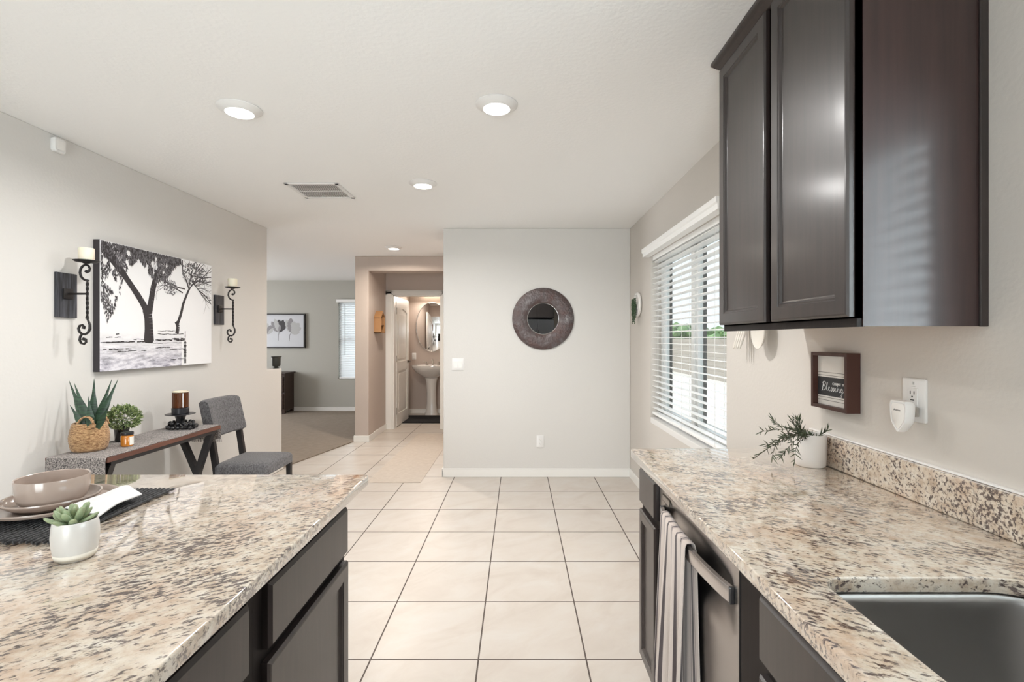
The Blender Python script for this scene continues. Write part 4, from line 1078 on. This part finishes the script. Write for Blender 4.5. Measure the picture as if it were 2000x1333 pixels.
# ------------------------------------------------------------------ wall sconces
def sconce():
    yc = 2.670; r = thing('candle_sconce', (XL, yc, 1.33), 'black iron scroll candle sconce nearest the viewer, left of the canvas', 'sconce', 'pair of scroll sconces')
    G().box(XL+.001, XL+.016, yc-.060, yc+.060, 1.474, 1.716, .002).done('back_board', M_board, r)
    g = G().box(XL+.016, XL+.024, yc-.028, yc+.028, 1.575, 1.632, .003)
    xa = XL+.125
    g.tube([(XL+.022, yc, 1.604), (xa, yc, 1.604)], .0055)
    g.done('bracket', M_black, r, smooth='auto')
    g = G()
    # twisted post
    n_ = 46
    for s_ in (0, PI):
        g.tube([(xa+.0035*math.cos(k*.55+s_), yc+.0035*math.sin(k*.55+s_), 1.470+.208*k/n_) for k in range(n_+1)], .0042, 6)
    def spiral(cx, cz, r0, r1, a0, a1, n=26): return [(cx+(r0+(r1-r0)*k/n)*math.cos(a0+(a1-a0)*k/n), yc, cz+(r0+(r1-r0)*k/n)*math.sin(a0+(a1-a0)*k/n)) for k in range(n+1)]
    # upper C scroll: from post top, sweeping left and up under the tray, curling in
    up = [(xa+.003, yc, 1.676), (xa-.010, yc, 1.678), (xa-.022, yc, 1.684), (xa-.034, yc, 1.698), (xa-.040, yc, 1.718), (xa-.037, yc, 1.738), (xa-.026, yc, 1.755), (xa-.010, yc, 1.763), (xa+.006, yc, 1.757), (xa+.014, yc, 1.742), (xa+.009, yc, 1.726), (xa-.002, yc, 1.722), (xa-.008, yc, 1.728)]
    g.tube(up, [.006]*10+[.0065, .0075, .009], 8)
    low = [(xa-.002, yc, 1.474), (xa+.006, yc, 1.455), (xa+.014, yc, 1.435), (xa+.014, yc, 1.412), (xa+.004, yc, 1.392), (xa-.012, yc, 1.383), (xa-.030, yc, 1.385), (xa-.044, yc, 1.398), (xa-.048, yc, 1.416), (xa-.040, yc, 1.430), (xa-.027, yc, 1.433), (xa-.018, yc, 1.424), (xa-.022, yc, 1.414)]
    g.tube(low, [.005, .0055, .0065, .007]+[.0065]*7+[.0075, .009], 8)
    l2 = [(xa-.028, yc, 1.384), (xa-.038, yc, 1.372), (xa-.042, yc, 1.352), (xa-.034, yc, 1.335), (xa-.018, yc, 1.330), (xa-.007, yc, 1.340), (xa-.008, yc, 1.356), (xa-.020, yc, 1.360), (xa-.024, yc, 1.352)]
    g.tube(l2, [.006]*6+[.0065, .0075, .0085], 8)
    g.lathe([(0, 0), (.009, 0), (.009, .006), (0, .006)], (xa, yc, 1.468), 10).lathe([(0, 0), (.009, 0), (.009, .006), (0, .006)], (xa, yc, 1.674), 10)
    g.done('scroll_arm', M_black, r, smooth='auto')
    G().lathe([(0, .0), (.012, 0), (.024, .006), (.047, .008), (.0585, .015), (.057, .017), (.046, .011), (0, .010)], (xa-.005, yc, 1.768), 40).done('drip_tray', M_black, r, smooth='auto')
    return r, (xa-.005, yc, 1.7785)
r1, cpos = sconce()
dup(r1, (XL, 4.035, 1.33), 'black iron scroll candle sconce farther away, right of the canvas')
for dy, lb in ((0, 'ivory pillar candle on the nearer wall sconce'), (4.035-2.670, 'ivory pillar candle on the farther wall sconce')):
    p_ = (cpos[0], cpos[1]+dy, cpos[2])
    r = thing('pillar_candle', p_, lb, 'candle', 'pillar candles on the sconces')
    G().lathe([(0, 0), (.034, 0), (.0353, .002), (.0353, .070), (.033, .074), (.026, .072), (0, .070)], p_, 36).done('wax', M_wax, r, smooth='auto')
    G().tube([(p_[0], p_[1], p_[2]+.070), (p_[0]+.001, p_[1], p_[2]+.078)], .001, 5).done('wick', M_blackwood, r)

# ------------------------------------------------------------------ console table
TH = .757; tx0, tx1, ty0, ty1 = -2.388, -2.07, 2.475, 3.415
r = thing('console_table', (-2.25, 2.95, 0), 'narrow reddish brown console table with black X legs by the left wall', 'table')
G().box(tx0, tx1, ty0, ty1, TH-.026, TH, .003).done('table_top', M_table, r)
G().box(tx0+.03, tx1-.008, ty0+.03, ty1-.03, TH-.046, TH-.0265).done('apron', M_blackwood, r)
def legx(xt, xb, y):
    w_ = .019; g = G(); zt = TH-.0465
    g.loft([[(xt-w_, y-.018, zt), (xt+w_, y-.018, zt), (xt+w_, y+.018, zt), (xt-w_, y+.018, zt)], [(xb-w_, y-.018, .001), (xb+w_, y-.018, .001), (xb+w_, y+.018, .001), (xb-w_, y+.018, .001)]])
    g.done('leg', M_blackwood, r)
for y in (ty0+.06, ty1-.05):
    legx(-2.335, -2.03, y+.019); legx(-2.098, -2.33, y-.019)
# table runner
def cloth():
    x0, x1 = -2.375, -2.075; n_ = 60; z = TH+.002
    path = [(ty0-.012, TH-.24), (ty0-.012, TH-.12), (ty0-.011, TH-.02), (ty0-.006, TH-.002), (ty0+.004, z+.001)]
    path += [(ty0+(ty1-ty0)*k/12, z) for k in range(1, 12)]
    path += [(ty1-.004, z+.001), (ty1+.005, TH-.002), (ty1+.008, TH-.03), (ty1+.009, TH-.10)]
    b = bmesh.new(); V = []
    for j, (y, z_) in enumerate(path):
        V.append([b.verts.new((x0+(x1-x0)*i/12+(.006*math.sin(j*1.3) if 4 < j < len(path)-4 else 0), y+(.002*math.sin(i*1.7) if z_ < TH-.05 else 0), z_)) for i in range(13)])
    for a, q in zip(V, V[1:]):
        for i in range(12): b.faces.new((a[i], a[i+1], q[i+1], q[i]))
    g = G(); g.merge(b)
    o = g.done('table_runner', M_runner, label='black and cream woven runner draped along the console table', cat='runner', smooth='auto')
    s_ = o.modifiers.new('t', 'SOLIDIFY'); s_.thickness = .003; s_.offset = 0
    g = G()
    for k in range(40):
        x = x0+(x1-x0)*k/39; g.tube([(x, ty1+.009, TH-.098), (x+random.uniform(-.003, .003), ty1+.010, TH-.118)], [.0022, .0028], 4)
    f_ = g.done('fringe', M_runner, o)
cloth()
TT = TH+.0037
# snake plant in basket
bc = Vector((-2.300, 2.632, TT))
r = thing('snake_plant', bc, 'snake plant in a round woven seagrass basket with handles', 'plant')
g = G()
prof = [(0, 0), (.088, 0), (.098, .010), (.106, .040), (.110, .070), (.106, .100), (.098, .130), (.092, .148), (.089, .150), (.086, .146), (.092, .11), (.092, .09), (0, .085)]
# woven rows as small ripples
pp_ = []
for k in range(len(prof)-1):
    (a, b2), (c, d) = prof[k], prof[k+1]
    m_ = max(1, int(abs(d-b2)/.0055)) if k < 7 and k > 0 else 1
    for q in range(m_): t_ = q/m_; pp_.append((a+(c-a)*t_+(.0018 if q % 2 else 0), b2+(d-b2)*t_))
pp_.append(prof[-1])
g.lathe([(a*.78, b) for a, b in pp_], bc, 60); g.done('basket', M_basket, r, smooth=True)
for s_ in (-1, 1):
    yy = s_*.068; g = G(); q = []
    for k in range(25):
        a = PI*k/24; q.append((bc.x+(.034 if s_ < 0 else 0)+.045*math.cos(a), bc.y+yy*(1-.15*math.sin(a)), bc.z+.128+.060*math.sin(a)))
    for ph in (0, PI): g.tube([(x+.0035*math.cos(i*1.3+ph), y+.0035*math.sin(i*1.3+ph), z_+.002*math.cos(i*1.3+ph)) for i, (x, y, z_) in enumerate(q)], .0042, 6)
    g.done('handle', M_basket, r, smooth=True)
G().lathe([(0, .128), (.05, .126), (.070, .12), (.070, .11), (0, .11)], bc, 30).done('soil', M_soil, r, smooth=True)
sv = lambda u: (.55+.45*math.sin(PI*min(1, u*1.5)))*(1-u**2.6)+.005
for (bx, tx, ty_, yb, wd) in ((170, 131, 743, 2.66, .050), (176, 146, 748, 2.62, .056), (181, 186, 739, 2.66, .056), (186, 211, 741, 2.64, .048), (186, 222, 741, 2.60, .050), (166, 142, 790, 2.60, .044), (190, 221, 789, 2.60, .040), (178, 170, 775, 2.58, .050)):
    b0 = PX(bx, 832, yb); b0.z = bc.z+.12; tp = PX(tx, ty_, yb+.0)
    tp.y += random.uniform(-.03, .03)
    G().leaf(b0, tp, wd*.76, (.75, -1, .1), bend=-.03, n=14, cup=.3, thick=.005, shape=sv).done('leaf', M_snake, r, smooth='auto')
# bushy plant
pb = Vector((-2.312, 2.86, TT))
r = thing('bushy_plant', pb, 'round bushy pale green plant in a small black pot behind the snake plant', 'plant')
G().lathe([(0, 0), (.028, 0), (.031, .004), (.037, .080), (.040, .082), (.040, .092), (.037, .093), (.035, .080), (0, .078)], pb, 36).done('pot', M_blackgloss, r, smooth='auto')
g = G(); cc = pb+Vector((.012, 0, .135))
for k in range(1300):
    v = Vector((random.gauss(0, 1), random.gauss(0, 1), random.gauss(0, 1))).normalized()
    q = random.uniform(.55, 1)**.6; c = cc+Vector((v.x*.082, v.y*.078, v.z*.070))*q
    if c.z < TT+.085: continue
    d = (v+Vector((random.uniform(-.7, .7), random.uniform(-.7, .7), random.uniform(-.3, .8)))).normalized()
    g.leaf(c, c+d*random.uniform(.012, .022), .009, Vector((random.uniform(-1, 1), random.uniform(-1, 1), 1)), n=2, cup=.3, shape=lambda q_: math.sin(PI*(.12+.76*q_)))
g.done('foliage', M_bush, r, kind='stuff')
g = G()
for k in range(14):
    a = random.random()*6.28; g.tube([pb+Vector((0, 0, .08)), cc+Vector((math.cos(a)*.04, math.sin(a)*.04, random.uniform(-.02, .05)))], .0015, 4)
g.done('stems', mat('green stem', (.06, .10, .04), .6), r)
# amber jar
pj = Vector((-2.180, 2.735, TT))
r = thing('candle_jar', pj, 'small amber glass candle jar in front of the bushy plant', 'candle')
G().lathe([(0, 0), (.026, 0), (.0295, .004), (.0295, .056), (.026, .062), (.024, .062), (.024, .058), (0, .056)], pj, 36).done('jar', M_amber2, r, smooth='auto')
G().lathe([(0, .0625), (.0295, .0625), (.030, .064), (.030, .076), (.028, .078), (0, .078)], pj, 36).done('lid', M_blacksatin, r, smooth='auto')
g = G(); L1 = [(pj.x+.0301*math.cos(a), pj.y+.0301*math.sin(a)) for a in [math.radians(-32+10*k) for k in range(9)]]
b = bmesh.new(); v0 = [b.verts.new((x, y, pj.z+.008)) for x, y in L1]; v1 = [b.verts.new((x, y, pj.z+.054)) for x, y in L1]
for k in range(8): b.faces.new((v0[k], v0[k+1], v1[k+1], v1[k]))
g.merge(b); g.done('label_strip', M_label, r, smooth=True)
# candle stand
ps = Vector((-2.262, 3.285, TT))
r = thing('candle_stand', ps, 'black pedestal candle stand at the far end of the console table', 'candle holder')
G().lathe([(0, 0), (.052, 0), (.055, .004), (.050, .010), (.030, .020), (.024, .035), (.026, .060), (.032, .080), (.034, .092), (.0, .092)], ps, 36).done('pedestal', M_blackgloss, r, smooth='auto')
G().lathe([(0, .0925), (.085, .0925), (.087, .095), (.085, .097), (0, .097)], ps, 48).done('plate', M_blacksatin, r, smooth='auto')
G().lathe([(0, .0975), (.045, .0975), (.0495, .100), (.0505, .135), (.049, .137), (.0475, .1375), (0, .1375)], ps, 40).done('cup', M_blacksatin, r, smooth='auto')
pcn = ps+Vector((0, 0, .138))
r = thing('jar_candle', pcn, 'ribbed amber glass candle standing in the black pedestal cup', 'candle')
b = bmesh.new(); rings = []
for (rr_, z_) in ((.0, 0), (.043, 0), (.0455, .003), (.0455, .098), (.044, .101)):
    if rr_ == 0: rings.append([b.verts.new(pcn)]); continue
    rings.append([b.verts.new(pcn+Vector(((rr_+(.0012 if k % 2 else -.0012))*math.cos(2*PI*k/72), (rr_+(.0012 if k % 2 else -.0012))*math.sin(2*PI*k/72), z_))) for k in range(72)])
for a, q in zip(rings, rings[1:]):
    for k in range(72):
        k2 = (k+1) % 72
        if len(a) == 1: b.faces.new((a[0], q[k2], q[k]))
        else: b.faces.new((a[k], a[k2], q[k2], q[k]))
g = G(); g.merge(b); g.done('ribbed_glass', M_amber, r)
G().lathe([(.0445, .101), (.0475, .102), (.0475, .110), (.0425, .110), (.0425, .101)], pcn, 48, close=True).done('rim', M_goldrim, r, smooth=True)
G().lathe([(0, .108), (.042, .108), (.042, .102), (0, .102)], pcn, 30).done('wax', M_wax, r)
# bead garland
r = thing('bead_garland', ps+Vector((0, 0, 0)), 'string of black wooden beads coiled round the candle stand', 'beads')
bead0 = None; spots = []
for k in range(19): a = 2*PI*k/19; spots.append((math.cos(a)*.082+.015, math.sin(a)*.075-.005, .0135))
for k in range(12): a = 2*PI*k/12+.2; spots.append((math.cos(a)*.068+.008, math.sin(a)*.060, .0365))
for k in range(8): spots.append((.085+.02*math.cos(k*1.1)+.003*k, -.055+.024*math.sin(k*1.1), .0135 if k % 2 else .0345))
for k, (dx, dy, dz) in enumerate(spots):
    p_ = ps+Vector((dx, dy, dz))
    if p_.x < -2.42 or p_.y > ty1-.012 or p_.x > tx1-.01: continue
    if bead0 is None:
        bead0 = G().ball((ps.x, ps.y, ps.z), .0130, 2).done('bead', M_blackgloss, r, smooth=True); bead0.location = (dx, dy, dz)
    else:
        c = bead0.copy(); COL.objects.link(c); c.parent = r; c.location = (dx, dy, dz)

# ------------------------------------------------------------------ dining chair
r = thing('dining_chair', (-1.97, 3.68, 0), 'grey upholstered dining chair with black legs against the left wall', 'chair')
# seat cushion
g = G(); lps = []
for z_, i in ((.385, .006), (.392, 0), (.440, 0), (.456, .006), (.466, .022), (.474, .06), (.478, .11)):
    lps.append([(x, y, z_) for x, y in rrect(-2.165+i, -1.780-i, 3.475+i, 3.895-i, .035, 5)])
g.loft(lps); g.done('seat', M_chairfab, r, smooth='auto')
# curved back
g = G(); lps = []; NY_ = 14
for k in range(NY_+1):
    u = k/NY_; y = 3.475+.395*u; cv = -.022*math.sin(PI*u)
    def fx(z_): return -2.140-(z_-.65)*.22
    z0_, z1_ = .652, .918
    L = []
    for (z_, o_) in ((z0_, .012), (z0_+.012, 0), (z1_-.02, 0), (z1_-.006, .008), (z1_, .022)): L.append((fx(z_)+cv-o_, y, z_))
    for (z_, o_) in ((z1_, .052), (z1_-.012, .068), (z0_+.012, .072), (z0_, .060)): L.append((fx(z_)+cv-o_, y, z_))
    e_ = min(u, 1-u)
    if e_ < .02: L = [(x, y, .5*(z0_+z1_)+(z_-.5*(z0_+z1_))*.955) for x, y, z_ in L]
    lps.append(L)
g.loft(lps); g.done('backrest', M_chairfab, r, smooth='auto')
def cleg(x0, y0, z0_, x1, y1, z1_, w_=.017, w1=.013):
    G().loft([[(x0+a*w_, y0+c*w_, z0_) for a, c in ((-1, -1), (1, -1), (1, 1), (-1, 1))], [(x1+a*w1, y1+c*w1, z1_) for a, c in ((-1, -1), (1, -1), (1, 1), (-1, 1))]]).done('leg', M_blackwood, r)
for y in (3.50, 3.845):
    G().loft([[(x0+a*.020, y+c*.014, z_) for a, c in ((-1, -1), (1, -1), (1, 1), (-1, 1))] for x0, z_ in ((-2.195, .70), (-2.165, .5), (-2.150, .40), (-2.17, .2), (-2.215, .001))]).done('leg', M_blackwood, r)
for y in (3.505, 3.865): cleg(-1.805, y, .384, -1.80, y, .001)

# ------------------------------------------------------------------ half wall candle holder
pk = Vector((-2.503, 5.075, 1.0525))
r = thing('candle_holder', pk, 'dark flared candle cup standing on the half wall', 'candle holder')
G().lathe([(0, 0), (.030, 0), (.032, .004), (.016, .010), (.018, .016), (.036, .022), (.040, .030), (.043, .110), (.052, .118), (.052, .124), (.046, .124), (.040, .112), (.037, .035), (0, .032)], pk, 40).done('cup', mat('dark olive metal', (.022, .022, .018), .4), r, smooth='auto')
G().lathe([(0, .0325), (.034, .0325), (.034, .095), (0, .095)], pk, 24).done('wax', mat('dark wax', (.05, .045, .04), .5), r)

# ------------------------------------------------------------------ living room: flower print and carved chest
r = thing('flower_print', (-4.45, 9.13, 1.185), 'black framed grey tulip print on the living room wall', 'picture')
fx0, fx1, fz0, fz1 = -4.93, -3.965, 1.185, 1.822; fy = 9.155
g = G()
for a in ((fx0, fx0+.022, fz0, fz1), (fx1-.022, fx1, fz0, fz1), (fx0+.022, fx1-.022, fz0, fz0+.022), (fx0+.022, fx1-.022, fz1-.022, fz1)): g.box(a[0], a[1], fy-.045, fy-.001, a[2], a[3])
g.done('frame', M_blackwood, r); G().box(fx0+.022, fx1-.022, fy-.028, fy-.02, fz0+.022, fz1-.022).done('print', M_paper, r)
gd, gm, gl2 = G(), G(), G()
NP = [0]
def petal(g, cx, cz, a, L, w_, d):
    NP[0] += 1; d = d+NP[0]*.35
    P = []
    for k in range(15):
        t_ = k/14; P.append((t_, math.sin(PI*t_)**.6*w_/2*(1+.15*math.sin(k*2.3))))
    P = P+[(t_, -h) for t_, h in P[::-1][1:-1]]
    b = bmesh.new(); b.faces.new([b.verts.new((cx+math.cos(a)*t_*L-math.sin(a)*h, fy-.0283-d*.0003, cz+math.sin(a)*t_*L+math.cos(a)*h)) for t_, h in P]); g.merge(b)
def stem(g, P): 
    g.tube([(x, fy-.0285, z_) for x, z_ in P], .003, 4)
fcx = -4.445
for a, L, w_, g_ in ((2.2, .25, .10, gm), (1.9, .27, .09, gl2), (1.6, .24, .12, gd), (1.25, .25, .09, gd), (.95, .26, .08, gd), (.72, .22, .05, gd), (2.5, .2, .06, gm), (1.45, .14, .05, gm)): petal(g_, fcx+.0, 1.475, a, L, w_, {id(gd): 2, id(gm): 1, id(gl2): 3}[id(g_)])
stem(gd, [(fcx, 1.47), (fcx-.02, 1.42), (fcx-.022, 1.32)])
for a, L, w_, g_ in ((1.9, .25, .11, gl2), (1.55, .27, .12, gm), (1.2, .22, .12, gl2), (.8, .24, .12, gl2), (.4, .22, .11, gl2), (.0, .17, .09, gl2), (1.7, .2, .05, gm)): petal(gl2 if g_ is gl2 else gm, -4.235, 1.475, a, L, w_, 1)
stem(gd, [(-4.21, 1.475), (-4.25, 1.43), (-4.262, 1.31)])
for a, L, w_, g_ in ((2.6, .24, .12, gl2), (2.2, .24, .12, gl2), (1.7, .22, .11, gl2), (1.2, .18, .10, gm), (.8, .16, .06, gl2)): petal(g_, -4.66, 1.44, a, L, w_, 1)
gd.done('printed_dark_petals', M_inkpaint, r); gm.done('printed_grey_petals', mat('mid grey ink', (.22, .21, .22), .6), r); gl2.done('printed_pale_petals', mat('pale grey ink', (.40, .40, .40), .6), r)
r = thing('carved_chest', (-4.7, 8.93, .012), 'dark carved wooden chest standing against the living room wall', 'chest')
G().box(-5.22, -4.145, 8.735, 9.138, .722, .748, .004).done('top', M_console, r)
G().box(-5.19, -4.175, 8.77, 9.13, .06, .7215).done('body', M_console, r)
for z_ in (.10, .40):
    for x_ in (-5.17, -4.67):
        d_ = G().box(x_, x_+.47, 8.752, 8.769, z_, z_+.27, .006).done('drawer', M_console, r)
        G().ball((x_+.235, 8.745, z_+.135), .012, 1).done('knob', M_darkmetal, d_)
for x_ in (-5.18, -4.225):
    for y_ in (8.77, 9.08): G().box(x_, x_+.05, y_, y_+.05, .0125, .06).done('foot', M_console, r)

# ------------------------------------------------------------------ hall: house-shaped shelf and runner
r = thing('house_shelf', (-1.93, 6.84, 1.436), 'small honey wood house-shaped shelf on the hall wall', 'shelf')
hx0, hx1 = -1.984, -1.885; hy0, hy1 = 6.755, 6.945; hz0, hze, hzp = 1.436, 1.665, 1.745; hm = (hy0+hy1)/2
g = G().box(hx0, hx1, hy0, hy0+.010, hz0, hze).box(hx0, hx1, hy1-.010, hy1, hz0, hze).box(hx0, hx1, hy0, hy1, hz0, hz0+.010)
g.prism([(hy0-.006, hze-.006), (hm, hzp), (hy1+.006, hze-.006), (hy1+.006, hze-.02), (hm, hzp-.014), (hy0-.006, hze-.02)], 'X', hx0, hx1)
g.done('case', M_birdwood, r)
G().prism([(hy0+.01, hz0+.01), (hy1-.01, hz0+.01), (hy1-.01, hze-.005), (hm, hzp-.02), (hy0+.01, hze-.005)], 'X', hx0, hx0+.006).done('back_panel', M_console, r)
G().box(hx0+.006, hx1-.01, hy0+.01, hy1-.01, 1.545, 1.553).done('inner_shelf', M_birdwood, r)
G().lathe([(0, 0), (.018, 0), (.020, .05), (.012, .06), (0, .06)], (hx0+.05, hm, hz0+.0105), 16).done('small_vase', M_blackgloss, label='tiny dark vase inside the wooden house shelf', cat='vase', smooth='auto')
G().prism([(-1.428, 4.615), (-.92, 4.615), (-.92, 4.80), (-.92, 7.0), (-1.428, 7.0)], 'Z', .0005, .003).done('hall_runner', M_rug, label='thin beige runner lying on the hall tiles', cat='rug')

# ------------------------------------------------------------------ bathroom
G().box(-1.93, -1.16, 7.86, 8.60, .0005, .014, .004).done('bath_mat', M_rubber, label='black mat on the bathroom floor in front of the sink', cat='mat')
r = thing('pedestal_sink', (-1.545, 8.7, 0), 'white porcelain pedestal sink in the small bathroom', 'sink')
sxc = -1.545
def oval(cx, cy, a, b2, z_, n=40, flatb=None):
    P = []
    for k in range(n):
        t_ = 2*PI*k/n; x = cx+a*math.copysign(abs(math.cos(t_))**.8, math.cos(t_)); y = cy+b2*math.sin(t_)
        if flatb: y = min(y, flatb)
        P.append((x, y, z_))
    return P
FB = 8.915
g = G().loft([oval(sxc, 8.74, .10, .10, .66, flatb=FB), oval(sxc, 8.72, .17, .15, .70, flatb=FB), oval(sxc, 8.70, .27, .21, .77, flatb=FB), oval(sxc, 8.69, .325, .25, .84, flatb=FB), oval(sxc, 8.69, .335, .26, .875, flatb=FB), oval(sxc, 8.69, .330, .255, .890, flatb=FB), oval(sxc, 8.69, .25, .19, .886, flatb=FB-.06), oval(sxc, 8.68, .20, .14, .80), oval(sxc, 8.68, .05, .04, .76)])
g.done('basin', M_porc, r, smooth='auto')
g = G().loft([oval(sxc, 8.74, a, a*.85, z_) for a, z_ in ((.115, .001), (.118, .02), (.100, .06), (.085, .2), (.082, .4), (.092, .58), (.12, .68))]); g.done('pedestal', M_porc, r, smooth='auto')
r = thing('faucet', (sxc, 8.86, .888), 'two-handle nickel faucet on the bathroom sink', 'faucet')
G().tube([(sxc, 8.87, .888), (sxc, 8.87, .96), (sxc, 8.85, .985), (sxc, 8.80, .985), (sxc, 8.775, .965)], .011).done('spout', M_chrome, r, smooth=True)
for dx in (-.10, .10): G().lathe([(0, 0), (.024, 0), (.018, .02), (.012, .03), (.012, .05), (0, .055)], (sxc+dx, 8.87, .888), 16).tube([(sxc+dx, 8.87, .938), (sxc+dx*1.6, 8.865, .944)], .006).done('handle', M_chrome, r, smooth='auto')
r = thing('oval_mirror', (-1.575, 8.905, 1.12), 'oval bathroom mirror above the pedestal sink', 'mirror')
g = G().lathe([(0, .004), (.97, .004), (1.0, .002), (1.0, .0), (0, 0)], (-1.562, 8.9195, 1.572), 64, '-Y', M=Matrix.Diagonal((.288, 2.0, .445, 1))); g.done('glass', M_mirror, r, smooth='auto')
g = G(); g.tube([(-1.562+.290*math.cos(2*PI*k/64), 8.912, 1.572+.447*math.sin(2*PI*k/64)) for k in range(65)], .005, 6, cap=False); g.done('bevelled_edge', M_chrome, r, smooth=True)
r = thing('added_vanity_light', (-1.5, 8.90, 2.12), 'added warm vanity light bar, out of view above the oval mirror', 'light')
G().box(-1.75, -1.30, 8.885, 8.919, 2.20, 2.28, .005).done('bar', M_chrome, r)
for x_ in (-1.68, -1.525, -1.37):
    G().lathe([(.0, 0), (.035, .0), (.045, -.09), (.0, -.09)], (x_, 8.83, 2.23), 24).done('shade', mat('lit frosted glass', (1, 1, 1), .4, emit=((1, .82, .62), 7)), r, smooth='auto')
    G().tube([(x_, 8.885, 2.24), (x_, 8.83, 2.24)], .006).done('arm', M_chrome, r)
area('added_vanity_lamp', (-1.525, 8.76, 2.10), (math.radians(-25), 0, 0), .5, .1, 7, (1, .88, .76))  # lamp and its fixture are added, unseen, to light the bathroom

# ------------------------------------------------------------------ outside the windows
struct(G().box(1.27, 40, -20, 60, -.25, -.12), 'floor_yard', M_ground)
g = G()
for z_ in range(9):
    g.box(7.0, 7.18, 0, 34, -.12+z_*.165, -.12+z_*.165+.160)
g.box(7.02, 7.16, 0, 34, -.12, 1.34).done('garden_wall', M_exwall, label='tan block garden wall outside the big window', cat='wall')
random.seed(3)
tl_ = ['dense green tree outside the window, nearest the view through the left pane', 'low green tree outside the window, second along the garden wall', 'rounded green tree outside the window, third along the garden wall', 'distant green tree outside the window, farthest along the garden wall', 'small green tree outside the window, closest to the house']
for k, (x_, y_, s_) in enumerate(((9.5, 27, 2.2), (9.5, 22, 1.9), (9.8, 17, 1.6), (10, 33, 2.8), (9.4, 12.5, 1.3))):
    r = thing('garden_tree', (x_, y_, -.12), tl_[k], 'tree', 'trees beyond the garden wall')
    G().tube([(x_, y_, -.12), (x_+.05, y_, .5), (x_, y_+.05, .9)], [.12, .09, .07]).done('trunk', M_console, r, smooth=True)
    g = G()
    for q in range(90):
        v = Vector((random.gauss(0, 1), random.gauss(0, 1), random.gauss(0, .7))).normalized()*random.uniform(.3, 1)
        c = Vector((x_, y_, 1.05+.12*s_))+Vector((v.x*s_*.9, v.y*s_*1.1, v.z*s_*.32))
        g.ball(c, s_*random.uniform(.10, .20), 1)
    b = g.bm
    for v_ in b.verts: v_.co += Vector((random.uniform(-1, 1), random.uniform(-1, 1), random.uniform(-1, 1)))*.06
    g.done('crown', M_tree, r)
